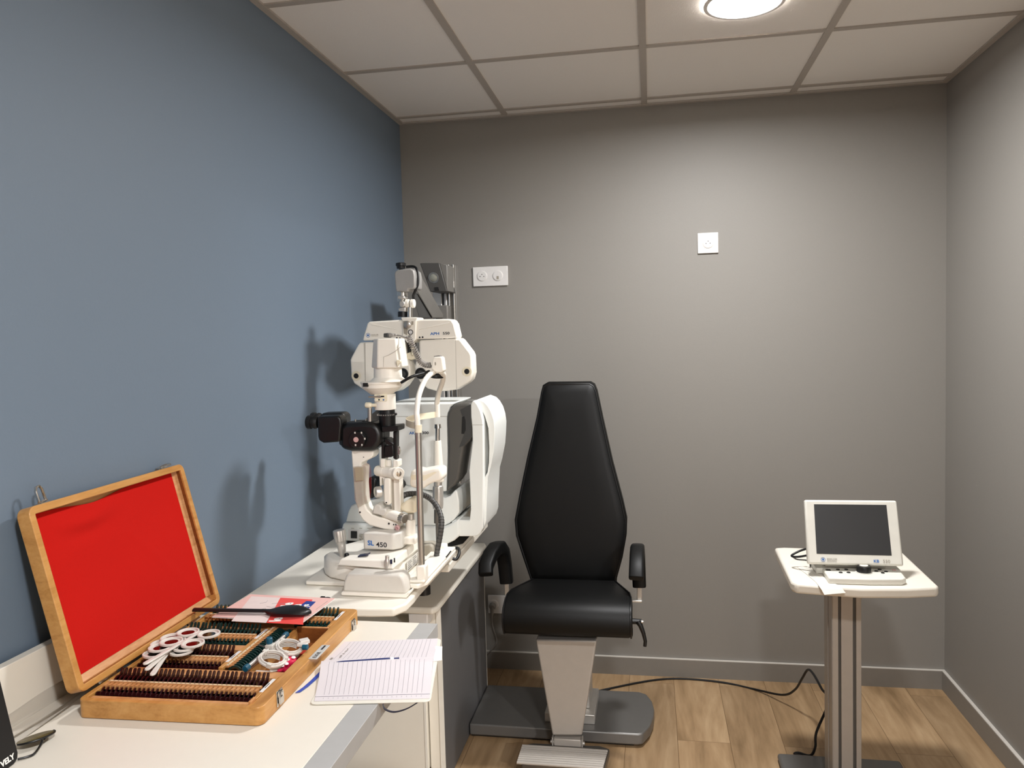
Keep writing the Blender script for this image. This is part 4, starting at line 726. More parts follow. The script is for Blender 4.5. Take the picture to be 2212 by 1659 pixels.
# maker's label on the side of the moving base
lx = max(x for x,y in foot)+.0006
b = MB(); b.box(lx,lx+.0008,2.03,2.19,zm0+.006,zm0+.036); lb = b.build('rating_label','sticker',mb_)
b = MB()
for k in range(5):
    for y0,y1 in ((2.04,2.075),(2.085,2.12),(2.13,2.18)): b.box(lx+.0008,lx+.0010,y0,y1-.006*(k%3),zm0+.010+.005*k,zm0+.0115+.005*k)
b.build('printing','text_dark',lb)
# ------------------------------------------------------------------ trial lens case
OC = V((-.9763,1.1629,ZD)); TH = .0293; W_, DP, HH = .335, .477, .0316
ca, cb = V((math.cos(TH),math.sin(TH),0)), V((-math.sin(TH),math.cos(TH),0)); cz = V((0,0,1))
def K(u,v,h): return OC+ca*u+cb*v+cz*h
def kb_(b,u0,u1,v0,v1,h0,h1):
    c = K((u0+u1)/2,(v0+v1)/2,(h0+h1)/2); return b.obox(c.x,c.y,c.z,(u1-u0)/2,(v1-v0)/2,(h1-h0)/2,ca,cb,cz)
def RP(px_,py_,pt,n):
    d = fw+rt*((px_-1106)/FPX)-up*((py_-829.5)/FPX); o = V((0,0,CH)); return o+d*((V(pt)-o).dot(n)/d.dot(n))
cs = thing('lens_case','open wooden trial lens case with a red lined lid leaning on the blue wall','case',K(W_/2,DP/2,0))
def rrect(u0,u1,v0,v1,r,n=5):
    out = []
    for cx_,cy_,a0 in ((u1-r,v0+r,-90),(u1-r,v1-r,0),(u0+r,v1-r,90),(u0+r,v0+r,180)):
        out += [(cx_+r*math.cos(math.radians(a0+90*k/n)),cy_+r*math.sin(math.radians(a0+90*k/n))) for k in range(n+1)]
    return out
O_, I_ = rrect(0,W_,0,DP,.014), rrect(.010,W_-.024,.012,DP-.010,.006)
b = MB(); b.loft([[K(u,v,.0008) for u,v in O_],[K(u,v,HH) for u,v in O_],[K(u,v,HH) for u,v in I_],[K(u,v,.005) for u,v in I_]]); b.build('tray','case_wood',cs,bevel=.0012)
for q_ in ((.012,.303,.018,.028,.005,.0275),(.306,.3105,.012,.03,.005,.036),(.012,.31,.1195,.1455,.005,.0285),(.012,.186,.2385,.262,.005,.0285),(.012,.186,.3545,.360,.005,.0285),(.2395,.31,.3585,.364,.005,.032),(.186,.2395,.3585,.364,.005,.0285)):
    b = MB(); kb_(b,*q_); b.build('divider','pale_wood',cs,bevel=.0006)
for q_ in ((.3035,.3108,.031,.119,.005,.0322),(.1785,.1865,.147,.358,.005,.0322),(.3035,.3108,.366,.465,.005,.0322)):
    b = MB(); kb_(b,*q_); b.build('end_rail','case_wood',cs,bevel=.0006)
for u0,v0 in ((.304,.055),(.179,.172),(.179,.288),(.304,.403)):
    b = MB(); kb_(b,u0,u0+.0065,v0,v0+.052,.0324,.0328); pl2 = b.build('index_card','socket_white',cs)
    b = MB(); kb_(b,u0+.002,u0+.0036,v0+.016,v0+.034,.0328,.0330); b.build('index_mark','text_dark',pl2)
PIT = .0086
SECT = [(.068,.013,.297,0),(.187,.013,.172,0),(.301,.013,.172,1),(.411,.013,.297,1)]
for vr,u0,u1,g in SECT:
    b = MB(); kb_(b,u0-.002,u1+.004,vr-.001,vr+.006,.0315,.0352); k = 0; u = u0-PIT*.5
    b.mi = 0
    while u < u1+PIT*.4: kb_(b,u+.0018,u+PIT-.0016,vr-.0125,vr-.0012,.026,.0338); u += PIT
    r_ = b.build('slotted_rail','pale_wood',cs)
    b = MB(); kb_(b,u0-.002,u1+.003,vr+.0005,vr+.0045,.0353,.0356); q_ = b.build('number_strip','strip_pale',r_)
    b = MB(); u = u0
    while u < u1: kb_(b,u-.0016,u+.0012,vr+.0018,vr+.0031,.0356,.0358); u += PIT
    b.build('number','text_dark',q_)
b = MB(); kb_(b,.192,.198,.150,.352,.0315,.0352); v = .152
while v < .345: kb_(b,.1982,.2045,v+.0018,v+PIT-.0016,.028,.0342); v += PIT
r_ = b.build('slotted_rail','pale_wood',cs); b = MB(); kb_(b,.1925,.1972,.150,.352,.0353,.0356); q_ = b.build('number_strip','strip_pale',r_)
b = MB(); v = .155
while v < .345: kb_(b,.1938,.1955,v,v+.002,.0356,.0358); v += PIT*2
b.build('number','text_dark',q_)
b = MB(); kb_(b,.2375,.2415,.147,.358,.005,.030); kb_(b,.2415,.2425,.150,.355,.005,.0285); b.build('compartment_wall','case_wood',cs)
b = MB(); kb_(b,.243,.310,.1475,.3575,.0052,.0062); kb_(b,.243,.309,.3545,.3582,.0064,.031); b.build('compartment_lining','dark_wood',cs)
# plaque with the maker's initials, on the front ledge
c = RP(690,1409,K(0,0,HH),cz); b = MB(); b.obox(c.x,c.y,c.z+.0006,.0085,.034,.0006,ca,cb,cz); pq = b.build('plaque','plaque_grey',cs,bevel=.0008)
text('E.I.O.R.',.0098,'text_dark',pq,c-cb*.030+ca*.0045+cz*.0013,cb,-ca,wscale=.95); b = MB(); b.obox(*(c+cb*.02+cz*.0014),.0018,.010,.0002,ca,cb,cz); b.build('lettering','text_dark',pq)
# clasps on the long front side
def clasp(px_,py_):
    c = RP(px_,py_,K(W_,0,0),ca); b = MB(); b.obox(*(c+ca*.0008),.0007,.011,.0135,ca,cb,cz); p_ = b.build('clasp_plate','clasp',cs,bevel=.0006)
    b = MB(); b.tube([c+ca*.004+cb*(s*.0062)+cz*h for s,h in ((-1,-.009),(-1,.008),(-.6,.0115),(.6,.0115),(1,.008),(1,-.009))],.0019,8); b.obox(*(c+ca*.0035-cz*.004),.0016,.0052,.0055,ca,cb,cz); b.tube([c+ca*.0032-cb*.008-cz*.0095,c+ca*.0032+cb*.008-cz*.0095],.0022,8); b.build('latch_loop','chrome',p_)
clasp(603,1506); clasp(762,1351)
# lid leaning back on the wall
AL = .2396; ee = -ca*math.sin(AL)+cz*math.cos(AL); nn = ca*math.cos(AL)+cz*math.sin(AL); LO = K(0,.0112,HH+.0049); LH, LT = .3333, .0258
def Ld(s,e,k): return LO+cb*s+ee*e-nn*k
Oo, Ii = rrect(0,DP,0,LH,.016), rrect(.014,DP-.014,.012,LH-.014,.002)
b = MB(); b.loft([[Ld(s,e,LT) for s,e in Oo],[Ld(s,e,0) for s,e in Oo],[Ld(s,e,0) for s,e in Ii],[Ld(s,e,LT-.005) for s,e in Ii]]); ld = b.build('lid','case_wood',cs,bevel=.0015)
for s0,s1,e0_,e1_ in ((.0142,DP-.0142,.0122,.024),(DP-.026,DP-.0142,.0245,LH-.0142)):
    b = MB(); b.loft([[Ld(s0,e0_,.012),Ld(s1,e0_,.012),Ld(s1,e1_,.018),Ld(s0,e1_,.018)] if s1-s0 > .1 else [Ld(s0,e0_,.018),Ld(s1,e0_,.012),Ld(s1,e1_,.012),Ld(s0,e1_,.018)],[Ld(s0,e0_,LT-.0052),Ld(s1,e0_,LT-.0052),Ld(s1,e1_,LT-.0052),Ld(s0,e1_,LT-.0052)]])
    b.build('inner_moulding','pale_wood',ld)
b = MB(); b.loft([[Ld(DP-.0142,.024,.0045),Ld(DP-.0142,LH-.0142,.0045),Ld(DP-.0142,LH-.0142,.0115),Ld(DP-.0142,.024,.0115)],[Ld(DP-.0146,.024,.0045),Ld(DP-.0146,LH-.0142,.0045),Ld(DP-.0146,LH-.0142,.0115),Ld(DP-.0146,.024,.0115)]]); b.build('lid_groove','dark_wood',ld)
b = MB(); b.loft([[Ld(.0142,.0122,.0035),Ld(DP-.0142,.0122,.0035),Ld(DP-.0142,.0122,.006),Ld(.0142,.0122,.006)],[Ld(.0142,.0126,.0035),Ld(DP-.0142,.0126,.0035),Ld(DP-.0142,.0126,.006),Ld(.0142,.0126,.006)]]); b.build('lid_groove','dark_wood',ld)
def felt(i,j):
    s = .0146+(DP-.0415)*i; e = .0245+(LH-.039)*j
    edge = min(1,min(i,1-i)*14)*min(1,min(j,1-j)*14)
    w_ = .0016*math.exp(-((i-.30)/.17)**2-((j-.86-.55*(i-.3)**2*3)/.05)**2)*2-.0012*math.exp(-((i-.30)/.15)**2-((j-.80)/.05)**2)*2
    w_ += .0007*math.sin(7*i+5*j+1)+.0006*math.sin(11*j-4*i)+.0008*math.exp(-((i-.62+.6*(j-.6))/.03)**2)*(1 if .25<j<.7 else .3)
    sag = -.010*math.exp(-((i-.38)/.16)**2)*max(0,(j-.93)/.07)
    return Ld(s,e+sag,LT-.0085-w_*edge*1.6)
b = MB(); b.grid(felt,60,50); b.build('red_lining','red_felt',ld,smooth=80,norm=False)
def lidhasp(s, up_):
    b = MB(); c = Ld(s,LH+.0006,LT*.5); b.obox(*c,.011,.0065,.0007,cb,nn,ee); p_ = b.build('hasp_plate','clasp',ld)
    b = MB(); d1 = (ee*.97+nn*.1-cb*.2) if up_ else (cb*.95+ee*.12+nn*.25); d1.normalize(); sd = cb if up_ else nn
    sd = (sd-d1*sd.dot(d1)).normalized(); q0 = c+ee*.0025
    b.tube([q0-sd*.008,q0-sd*.0078+d1*.022,q0-sd*.004+d1*.029,q0+sd*.004+d1*.029,q0+sd*.0078+d1*.022,q0+sd*.008],.0021,8,flat=1.3); b.tube([q0-sd*.010,q0+sd*.010],.0026,8); b.build('hasp_loop','chrome',p_)
lidhasp(.052,True); lidhasp(.405,False)
for s in (.075,.36):
    b = MB(); b.obox(*(Ld(s,-.0016,.002)),.022,.004,.0007,cb,nn,ee); b.tube([K(-.0015,s-.012,HH+.0022),K(-.0015,s+.034,HH+.0022)],.0022,8); b.build('hinge','clasp',cs)

# the lenses: rim with glass and a flat tab, standing in the slots
def lens_mesh(m):
    b = MB(); b.ring((-.0011,0,0),(1,0,0),.0150,.0118,.0022,22); b.mi = 1; b.lathe((-.0005,0,0),(1,0,0),[(0,.0119),(.001,.0119)],18); b.mi = 0
    tabp = [(-.0042,.0142),(-.0040,.024),(-.0028,.0272),(0,.0284),(.0028,.0272),(.0040,.024),(.0042,.0142)]
    b.prism([(-.0010,y,z) for y,z in tabp],(.0020,0,0))
    return b.build('trial_lens',[m,'lens_glass'],None,smooth=35)
proto = {0:lens_mesh('lens_red'),1:lens_mesh('lens_green')}; used = set()
def put(g, u, v, h, ang, label, group, turn=0.):
    o = proto[g]
    if g in used: o = o.copy(); col.objects.link(o)
    used.add(g)
    o.matrix_world = Matrix.Translation(K(u,v,h)) @ Matrix.Rotation(TH+turn,4,'Z') @ Matrix.Rotation(ang,4,'X') @ Matrix.Rotation(random.uniform(-.05,.05),4,'Y')
    tag(o, label, 'lens', group)
ROWS = {(0,'r'):'dark red trial lens standing upright in the second row from the front of the case',(0,'f'):'dark red trial lens with its tab forward in the very front row of the case',
 (1,'r'):'dark red trial lens standing upright just before the row of short green lenses',(1,'f'):'dark red trial lens with its tab forward behind the long front red rows',
 (2,'r'):'dark green trial lens standing upright just before the pink booklet',(2,'f'):'dark green trial lens with its tab forward behind the short red rows',
 (3,'r'):'dark green trial lens standing upright along the far wall of the case',(3,'f'):'dark green trial lens with its tab forward beside the corner of the pink booklet'}
for si,(vr,u0,u1,g) in enumerate(SECT):
    n = int(round((u1-u0)/PIT))+1
    for row in 'rf':
        for k in range(n):
            u = u0+k*PIT
            if si == 3 and row == 'r' and .058 < u < .235: continue
            if si == 3 and row == 'f' and u < .22: continue
            if random.random() < .02: continue
            if row == 'r': put(g,u,vr+.0245,.0205,-math.radians(36)+random.uniform(-.04,.04),ROWS[si,row],'%s lenses, %s row, section %s'%(('red','green')[g],'upright' if row=='r' else 'forward',('one','two','three','four')[si]))
            else: put(g,u,vr-.0105,.0165,math.radians(64)+random.uniform(-.04,.04),ROWS[si,row],'%s lenses, %s row, section %s'%(('red','green')[g],'upright' if row=='r' else 'forward',('one','two','three','four')[si]))
for k in range(23):
    v = .154+k*PIT
    put(1,.2085,v,.0195,math.radians(68)+random.uniform(-.05,.05),'dark green trial lens standing in the cross column beside the trial frame','green lenses in the cross column',math.pi/2)

# white lens flippers stacked on the case
def flipper(tip, ang, h, label):
    d = V((math.sin(ang),math.cos(ang),0)); s = V((math.cos(ang),-math.sin(ang),0)); tip = V((tip[0],tip[1],0))
    def F(a_,l_,hh): q_ = tip+s*a_+d*l_; return K(q_.x,q_.y,hh)
    t = thing('lens_flipper',label,'lens flipper',F(0,.1,h),'white lens flippers')
    b = MB(); hp = [(-.005,.006),(-.0038,.002),(0,0),(.0038,.002),(.005,.006),(.0046,.03),(.0036,.07),(.0032,.165),(-.0032,.165),(-.0036,.07),(-.0046,.03)]
    b.prism([F(a_,l_,h) for a_,l_ in hp],(0,0,.0035)); b.build('handle','white_plastic',t,bevel=.0009)
    for a_,l_ in ((-.0242,.1545),(.0242,.1545),(-.0242,.105),(.0242,.105)):
        b = MB(); b.ring(F(a_,l_,h-.0005),(0,0,1),.0218,.0182,.0045,32); r_ = b.build('lens_ring','white_plastic',t,bevel=.0007)
        b = MB(); b.ring(F(a_,l_,h+.0002),(0,0,1),.0181,.0125,.0012,28); b.build('inner_rim','white_plastic',r_)
        b = MB(); b.lathe(F(a_,l_,h+.0004),(0,0,1),[(0,.0124),(.0008,.0124)],24); b.build('lens','lens_glass',r_)
flipper((.0945,.0715),-.30,.0455,'white four ring lens flipper at the bottom of the stack on the wooden case')
flipper((.078,.080),-.12,.0505,'white four ring lens flipper lying between the other two flippers')
flipper((.066,.092),.115,.0555,'white four ring lens flipper on top of the stack of three')

# booklet
bl, br2, tr2, tl2 = (.047,.363), (.2606,.3476), (.272,.4955), (.061,.5125)
bs = V((.2136,-.0154,0)).normalized(); bt_ = V((.0127,.1487,0)).normalized(); HB = .0455
def Bk(s,t,h=.0): q_ = V((bl[0],bl[1],0))+bs*s+bt_*t; return K(q_.x,q_.y,HB+h)
SW, ST = .213, .149
bo_ = thing('booklet','pink and red booklet with bold white lettering lying on the lens case','booklet',Bk(SW/2,ST/2))
b = MB(); b.prism([Bk(0,0),Bk(SW,0),Bk(SW,ST),Bk(0,ST)],(0,0,.0022)); b.build('pages','bright_white',bo_)
def panel(s0,s1,t0,t1,m,name,h=.0025):
    b = MB(); b.prism([Bk(s0,t0,h),Bk(s1,t0,h),Bk(s1,t1,h),Bk(s0,t1,h)],(0,0,.0004)); return b.build(name,m,bo_)
panel(0,SW,0,ST,'pink_paper','cover',.0023)
def slant(pts,m,name,h):
    z_ = ZD+HB+h; b = MB(); b.prism([P(u,v,Z=z_) for u,v in pts],(0,0,.0004)); return b.build(name,m,bo_)
slant([(500,1342),(575,1345.5),(605,1291.5),(543,1288.5)],'pale_paper','pale_panel',.0028)
rp_ = slant([(576,1345.5),(655,1349.5),(655.5,1336),(675,1295.5),(606,1291.5)],'red_ink','red_panel',.0029)
bp2 = slant([(636,1317),(662,1319),(682,1300),(662,1298.5)],'blue_ink','blue_panel',.0034)
zt_ = ZD+HB+.0036; Q_ = lambda u,v,h=0: P(u,v,Z=zt_+h)
wt = Q_(637,1297)-Q_(605,1341); wu = V((-wt.y,wt.x,0))
text('le',.033,'white_ink',rp_,Q_(604.5,1342.5),wt,wu,bold=.0013); text('de',.033,'white_ink',rp_,Q_(626,1312.5),wt,wu,bold=.0013)
text('ure',.033,'white_ink',rp_,Q_(641,1320.5),wt,wu,bold=.0013); text('rys',.020,'white_ink',bp2,Q_(662.5,1313.5,.0005),wt,wu,bold=.0006)
b = MB()
for pts in ([(.05,.02),(.085,.022),(.10,.03),(.102,.05),(.09,.062),(.075,.05),(.06,.055),(.052,.04)],[(.085,.075),(.10,.07),(.115,.078),(.108,.09),(.118,.10),(.10,.098),(.088,.092)],[(.06,.09),(.07,.10),(.066,.112)]):
    b.tube([Bk(s,t,.0034) for s,t in pts],.0003,4)
b.build('line_drawing','line_grey',bo_)
b = MB(); b.obox(*Bk(.2055,.10,.0029),.0004,.028,.0002,K(1,0,0)-K(0,0,0),(Bk(0,1)-Bk(0,0)).normalized(),cz); b.build('spine_print','ink_grey',bo_)

# black occluder spoon
hs = .0515; v0s = .3795
b = MB(); N_ = 26; rings = []
for i in range(N_+1):
    u = -.004+.266*i/N_
    if u < .165: w_ = .0085-.0028*(u/.165); t_ = .0055; hz = hs+.0085*(1-max(0,min(1,u/.1)))*0+.004
    else:
        f = min(1,(u-.165)/.097); 
        w_ = .0057+.0215*math.sin(math.pi*min(1,f*1.02)**.85)**.8 if f < .5 else .0272*math.sqrt(max(0,1-((f-.5)/.5)**2))+.0005
        w_ = max(w_,.0012); t_ = .004; hz = hs+.0040+.0075*math.sin(math.pi*min(1,f))
    v_ = v0s+.006*(u/.26); r_ = []
    for k in range(14):
        a_ = k*math.tau/14; r_.append(K(u, v_+w_*math.cos(a_), hz+t_*math.sin(a_)*(.55 if math.sin(a_)<0 else .8)-(0 if u<.165 else .0035*math.cos(a_)**2)))
    rings.append(r_)
b.loft(rings); tag(b.build('occluder_spoon','black_plastic',loc=K(.13,v0s,hs),smooth=60),'black spoon shaped eye occluder lying across the booklet','occluder')

# trial frame in the open compartment
tf = thing('trial_spectacles','white and grey adjustable trial frame with teal knobs in the case compartment','trial frame',K(.275,.2,.03))
HF = .036
ra_, rb2 = K(.2525,.270,HF+.010), K(.247,.130,HF+.008); rd = (rb2-ra_).normalized()
b = MB(); b.cyl(ra_,rb2,.0036); b.build('width_bar','alu',tf)
for p_,s_ in ((ra_,-1),(rb2,1)):
    b = MB(); n_ = 10; u_, v_ = b.frame(rd); b.loft([[p_+rd*(s_*h_)+(u_*math.cos(k*math.tau/n_)+v_*math.sin(k*math.tau/n_))*r_ for k in range(n_)] for h_,r_ in ((0,.005),(.001,.0062),(.011,.0062),(.012,.005))]); b.build('knob','teal',tf,smooth=20)
hc = ra_.lerp(rb2,.40); b = MB(); b.obox(*hc,.0075,.0085,.0075,ca,cb,cz); b.obox(*(hc+ca*.012-cz*.003),.010,.006,.003,ca,cb,cz); b.build('bridge_block','grey_plastic',tf,bevel=.0012)
b = MB(); n_ = 10; b.loft([[hc+cz*h_-ca*.003+cb*.002+(ca*math.cos(k*math.tau/n_)+cb*math.sin(k*math.tau/n_))*r_ for k in range(n_)] for h_,r_ in ((.0076,.005),(.009,.0066),(.018,.0066),(.0195,.0052))]); b.build('knob','teal',tf,smooth=20)
b = MB(); b.cyl(hc-ca*.008,hc-ca*.026+cz*.003+cb*.004,.0014); b.build('nose_pad_arm','dark_grey',tf)
rn = (cz+ca*.28-cb*.12).normalized(); qa = (ca-rn*ca.dot(rn)).normalized(); qb = rn.cross(qa)
for cu, cv in ((.2840,.2235),(.2760,.1665)):
    c = K(cu,cv,HF+.006)
    b = MB(); b.ring(c,rn,.0262,.0200,.004,40); b.ring(c+rn*.0042,rn,.0225,.0200,.0025,40); r_ = b.build('lens_holder','white_plastic',tf,bevel=.0006)
    b = MB()
    for k in range(3):
        pts = [c-rn*(.003+.0035*k)+(qa*math.cos(a_)+qb*math.sin(a_))*.0215 for a_ in [math.radians(70+10*j) for j in range(13)]]
        b.tube(pts,.0014,6)
        pts = [c-rn*(.003+.0035*k)+(qa*math.cos(a_)+qb*math.sin(a_))*.0205 for a_ in [math.radians(-75+10*j) for j in range(11)]]
        b.tube(pts,.0014,6)
    b.build('retaining_arc','grey_plastic',r_)
    b = MB()
    for a_ in (150,25,-80): b.obox(*(c+rn*.003+(qa*math.cos(math.radians(a_))+qb*math.sin(math.radians(a_)))*.0235),.0045,.0035,.0045,qa,qb,rn)
    b.build('clip','grey_plastic',r_,bevel=.0008)
    b = MB()
    for k in range(24):
        a_ = math.radians(-150+5*k); b.obox(*(c+rn*.0041+(qa*math.cos(a_)+qb*math.sin(a_))*.0245),.0009,.00015,.0001,(qa*math.cos(a_)+qb*math.sin(a_)),(qb*math.cos(a_)-qa*math.sin(a_)),rn)
    b.build('degree_scale','text_dark',r_)
b = MB(); b.obox(*K(.3080,.2395,HF+.014),.009,.0085,.0035,(ca*.8+cb*.6).normalized(),(cb*.8-ca*.6).normalized(),cz); b.obox(*K(.3110,.2245,HF+.013),.010,.005,.003,ca,cb,cz); b.build('temple_mount','white_plastic',tf,bevel=.0012)
for cu,cv,hh in ((.3175,.2200,HF+.010),(.2860,.2130,HF-.012),(.262,.157,.014)):
    b = MB(); n_ = 10; c = K(cu,cv,hh); b.loft([[c+ca*h_+(cb*math.cos(k*math.tau/n_)+cz*math.sin(k*math.tau/n_))*r_ for k in range(n_)] for h_,r_ in ((-.005,.0045),(-.004,.0055),(.005,.0055),(.006,.0045))]); b.build('knob','teal',tf,smooth=20)
b = MB(); b.obox(*K(.2675,.150,.020),.017,.003,.0075,ca,cb,cz); b.obox(*K(.288,.195,.017),.004,.020,.007,ca,cb,cz); b.build('temple','white_plastic',tf,bevel=.001)
# pink pouch and small red case beside it
def blob(c, r, seed, name, m, label, cat, parent=None):
    b = MB(); rnd = random.Random(seed); ph_ = [rnd.uniform(0,6.28) for _ in range(8)]; rings = []
    for i in range(17):
        f = i/16; rr = math.sin(math.pi*f)**.55; ring = []
        for k in range(20):
            a_ = k*math.tau/20; w_ = 1+.16*math.sin(3*a_+9*f+ph_[0])+.10*math.sin(5*a_-14*f+ph_[1])+.06*math.sin(8*a_+20*f+ph_[2])
            ring.append(K(c[0]+r[0]*rr*w_*math.cos(a_)+.006*math.sin(4*f+ph_[3]), c[1]+r[1]*(2*f-1), c[2]+r[2]*rr*w_*math.sin(a_)))
        rings.append(ring)
    b.loft(rings); return b.build(name,m,parent,smooth=60,loc=None if parent else K(*c))
po = blob((.2960,.184,.0255),(.0105,.030,.0105),3,'pouch','pouch',None,None); tag(po,'crumpled shiny pink and white pouch beside the trial frame in the case','pouch')
b = MB(); rnd = random.Random(5)
for cu,cv,ch_ in ((.2905,.196,.0345),(.298,.184,.036),(.2895,.172,.0345),(.302,.170,.034),(.297,.162,.0335),(.303,.199,.034)):
    b.lathe(K(cu,cv,ch_),K(.2,-.1,1)-K(0,0,0),[(0,.0042),(.0012,.0036),(.0018,.0015)],12)
b.build('white_spots','candy_white',po)
b = MB(); kb_(b,.289,.307,.236,.262,.0065,.026); rb_ = b.build('small_box','orange_red',bevel=.0015,loc=K(.298,.249,.0065)); tag(rb_,'small orange red box tucked under the trial frame in the case compartment','box')

# ------------------------------------------------------------------ notebook and pen
nb = thing('notebook','open white covered notebook with ruled pages overhanging the desk edge','notebook',(-.5,1.4,ZD))
c_fl, c_fr, c_sl, c_sr, c_nl, c_nr = (-.643,1.530),(-.451,1.568),(-.641,1.412),(-.428,1.450),(-.591,1.264),(-.392,1.298)
def bil(a_,b2,c_,d_,i,j): # a-b near..; i along spine, j across
    return V((a_[0]*(1-i)*(1-j)+b2[0]*i*(1-j)+c_[0]*(1-i)*j+d_[0]*i*j, a_[1]*(1-i)*(1-j)+b2[1]*i*(1-j)+c_[1]*(1-i)*j+d_[1]*i*j, 0))
ext = lambda p_,q_,k: (p_[0]+(p_[0]-q_[0])*k, p_[1]+(p_[1]-q_[1])*k)
b = MB(); cvr = [(c_nl[0]-.005,c_nl[1]-.010),(c_nr[0]+.004,c_nr[1]-.009),(c_fr[0]+.006,c_fr[1]+.004),(c_fl[0]-.002,c_fl[1]+.002)]
def corner(pts,r):
    out = []
    for i,p_ in enumerate(pts):
        a_ = V(pts[i-1]).to_2d() if False else V((pts[i-1][0],pts[i-1][1])); c_ = V((p_[0],p_[1])); n_ = V((pts[(i+1)%len(pts)][0],pts[(i+1)%len(pts)][1]))
        da, dn_ = (a_-c_).normalized(), (n_-c_).normalized()
        for k in range(5):
            t = k/4; out.append(c_+da*r*(1-t)**2+dn_*r*t**2)
    return out
b.prism([(p_.x,p_.y,ZD+.0006) for p_ in corner(cvr,.012)],(0,0,.0024)); b.build('cover','cover_white',nb,bevel=.0008)
def hn(j): return .0042+.0085*math.exp(-((j-.10)/.22)**2)*min(1,(j+.02)*14)+.003*(1-j)
def hf(j): return .0040+.0030*math.exp(-((j-.16)/.25)**2)*min(1,(j+.02)*10)
def pageblock(P4,hfun,name):
    rings = []
    b = MB(); nu, nv = 8, 18
    top = [[bil(*P4,i/nu,j/nv)+V((0,0,ZD+hfun(j/nv))) for j in range(nv+1)] for i in range(nu+1)]
    bot = [[V((p_.x,p_.y,ZD+.0032)) for p_ in r] for r in top]
    vt = [[b.bm.verts.new(p_) for p_ in r] for r in top]; vb = [[b.bm.verts.new(p_) for p_ in r] for r in bot]
    for g_ in (vt,vb):
        for i in range(nu):
            for j in range(nv): b._f([g_[i][j],g_[i+1][j],g_[i+1][j+1],g_[i][j+1]])
    for i in range(nu):
        for j in (0,nv): b._f([vt[i][j],vt[i+1][j],vb[i+1][j],vb[i][j]])
    for j in range(nv):
        for i in (0,nu): b._f([vt[i][j],vt[i][j+1],vb[i][j+1],vb[i][j]])
    return b.build(name,'page',nb,smooth=30)
N4 = (c_sl,c_sr,c_nl,c_nr); F4 = (c_sl,c_sr,c_fl,c_fr)
pn = pageblock(N4,hn,'page_block'); pf = pageblock(F4,hf,'page_block')
def ruled(P4,hfun,j0,j1,parent,n=21):
    b = MB()
    for k in range(n):
        i = .075+.85*k/(n-1); pts = []
        for q_ in range(13):
            j = j0+(j1-j0)*q_/12; pts.append(bil(*P4,i,j)+V((0,0,ZD+hfun(j)+.00025)))
        for a_,c_ in zip(pts,pts[1:]):
            d_ = V((.00025,0,0)); b._f([b.bm.verts.new(x) for x in (a_-d_,a_+d_,c_+d_,c_-d_)])
    b.build('ruled_line','line_grey',parent,smooth=0)
ruled(N4,hn,.02,.86,pn); ruled(F4,hf,.14,.97,pf)
b = MB()
for i0 in [.075+.85*k/20 for k in range(21)]:
    a_ = bil(*N4,i0,.93)+V((0,0,ZD+hn(.93)+.0003)); c_ = bil(*N4,i0,.965)+V((0,0,ZD+hn(.965)+.0003)); d_ = V((.00025,0,0)); b._f([b.bm.verts.new(x) for x in (a_-d_,a_+d_,c_+d_,c_-d_)])
pts = [bil(*N4,i,.905)+V((0,0,ZD+hn(.905)+.0003)) for i in (0,.5,1)]; b.tube(pts,.0004,4)
b.build('page_edge','line_grey',pn,smooth=0)
b = MB(); rnd = random.Random(2)
for base_i,j0,j1 in ((.115,.2,.66),(.05,.14,.22)):
    pts = []
    for k in range(34):
        j = j0+(j1-j0)*k/33; i = base_i+.016*math.sin(k*1.9)*rnd.uniform(.3,1.1); pts.append(bil(*F4,i,j)+V((0,0,ZD+hf(j)+.0005)))
    b.tube(pts[:12],.00032,4); b.tube(pts[14:18],.00032,4); b.tube(pts[20:],.00032,4)
b.build('handwriting','ink_grey',pf)
b = MB(); z_ = ZD+.0040; a_ = [bil(*F4,1.0,.02),bil(*F4,1.075,.05),bil(*F4,1.06,.62),bil(*F4,.99,.66)]; b.prism([(p_.x,p_.y,z_-.0002) for p_ in a_],(0,0,.0006)); b.build('loose_sheet','bright_white',nb)
b = MB(); r0 = [P(u,v,Z=ZD+.0012) for u,v in ((694,1452),(676,1470),(660,1484),(643,1496))]; r0 = [V((-.628,1.40,ZD+.0035))]+r0
b.loft([[p_+V((-.004,-.002,0)),p_+V((.004,.002,0)),p_+V((.004,.002,.0004)),p_+V((-.004,-.002,.0004))] for p_ in r0]); b.build('ribbon','ribbon_blue',nb)
b = MB(); r1 = spline([V((-.470,1.276,ZD-.001)),V((-.462,1.264,ZD-.004)),V((-.445,1.262,ZD-.007)),V((-.425,1.270,ZD-.004)),V((-.410,1.290,ZD-.0005))],5)
b.loft([[p_+V((0,-.0022,0)),p_+V((0,.0022,0)),p_+V((0,.0022,.0012)),p_+V((0,-.0022,.0012))] for p_ in r1]); b.build('elastic_band','navy',nb)
pa, pb_ = P(718,1432,Z=ZD+.0138), P(847,1423,Z=ZD+.0148)
pe = thing('pen','dark blue pen lying in the gutter of the notebook','pen',pa.lerp(pb_,.5)); d_ = (pb_-pa); L_ = d_.length
b = MB(); b.lathe(pa,d_,[(0,.0006),(.012,.0022),(.02,.0027),(L_*.93,.0027),(L_*.97,.0024)],14); b.build('barrel','pen_blue',pe)
b = MB(); b.lathe(pa+d_*.97,d_,[(0,.003),(.006,.0028),(.007,.002)],12); b.build('collar','candy_white',pe)
b = MB(); b.lathe(pa+d_*.97+d_.normalized()*.0071,d_,[(0,.0018),(.010,.0017)],10); b.build('push_button','pen_blue',pe)

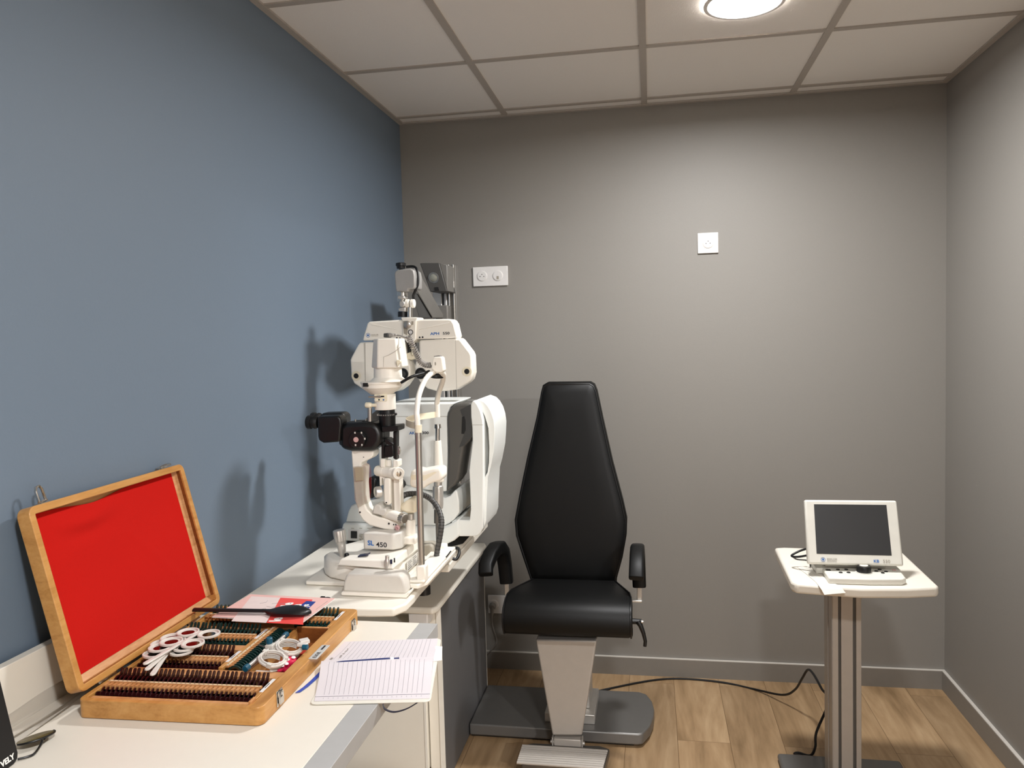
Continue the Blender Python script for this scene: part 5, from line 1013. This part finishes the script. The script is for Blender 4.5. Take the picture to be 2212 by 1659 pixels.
# ------------------------------------------------------------------ things at the near end of the desk
Bf = V((-.967,1.028,ZD+.0008)); Tf = P(0,1483,X=-.9885); Tf.y = 1.026; fu = (Tf-Bf).normalized(); fy = V((.06,-1,0)).normalized(); fn_ = fu.cross(fy).normalized()
if fn_.x < 0: fn_ = -fn_
bx = thing('black_box','black box with white lettering leaning beside the desk backsplash','box',Bf+V((-.01,-.05,0)))
b = MB(); q_ = [Bf+fu*.0+fy*.012,Bf+fu*.004+fy*.003,Bf+fu*.012,Bf+fu*.19,Bf+fu*.19+fy*.2,Bf+fy*.2]; b.prism(q_,-fn_*.022); pb2 = b.build('body','black_matte',bx,bevel=.002)
text('VELY',.0115,'bright_white',pb2,Bf+fu*.0080+fy*.036+fn_*.0003,-fy,fu,wscale=1.05,bold=.0004)
gl = thing('oval_disc','small oval mottled brown disc with a black edge and a thin black loop','disc',P(75,1592,Z=ZD))
zg = ZD+.0095; e1, e2_ = P(36,1608,Z=zg), P(117,1578,Z=zg); gc = e1.lerp(e2_,.5); ga = (e2_-e1); gl_ = ga.length/2; ga.normalize(); gb = V((-ga.y,ga.x,0))
b = MB(); b.loft([[gc+ga*(gl_*k_*math.cos(a_))+gb*(.021*k_*math.sin(a_))+cz*h_-cz*.004*math.sin(a_) for a_ in [k*math.tau/32 for k in range(32)]] for h_,k_ in ((-.0010,.9),(-.0006,1),(.0006,1),(.0016,.85),(.0022,.4))]); b.build('face','tortoise',gl)
b = MB(); b.tube([gc+ga*(gl_*math.cos(a_))+gb*(.021*math.sin(a_))-cz*(.004*math.sin(a_)+.0002) for a_ in [math.radians(190+7*k) for k in range(26)]],.0017,8); b.tube([gc+ga*(gl_*.98)-cz*.001,gc+ga*(gl_*.2)-gb*.020+cz*.001],.0014,8); b.build('edge','black_plastic',gl)
b = MB(); b.tube(spline([gc+ga*(gl_*.1)-gb*.021+cz*.001,P(86,1612,Z=ZD+.004),P(74,1628,Z=ZD+.003),P(58,1635,Z=ZD+.003),P(38,1640,Z=ZD+.003)],6),.0017,8); b.build('loop','black_plastic',gl)

# ------------------------------------------------------------------ render settings
w = bpy.data.worlds.new('world'); sc.world = w; w.use_nodes = True; w.node_tree.nodes['Background'].inputs[0].default_value = (.6,.55,.5,1); w.node_tree.nodes['Background'].inputs[1].default_value = .05
sc.view_settings.view_transform = 'Standard'; sc.view_settings.look = 'None'; sc.view_settings.gamma = 1; sc.view_settings.exposure = 2.4; sc.view_settings.use_curve_mapping = False
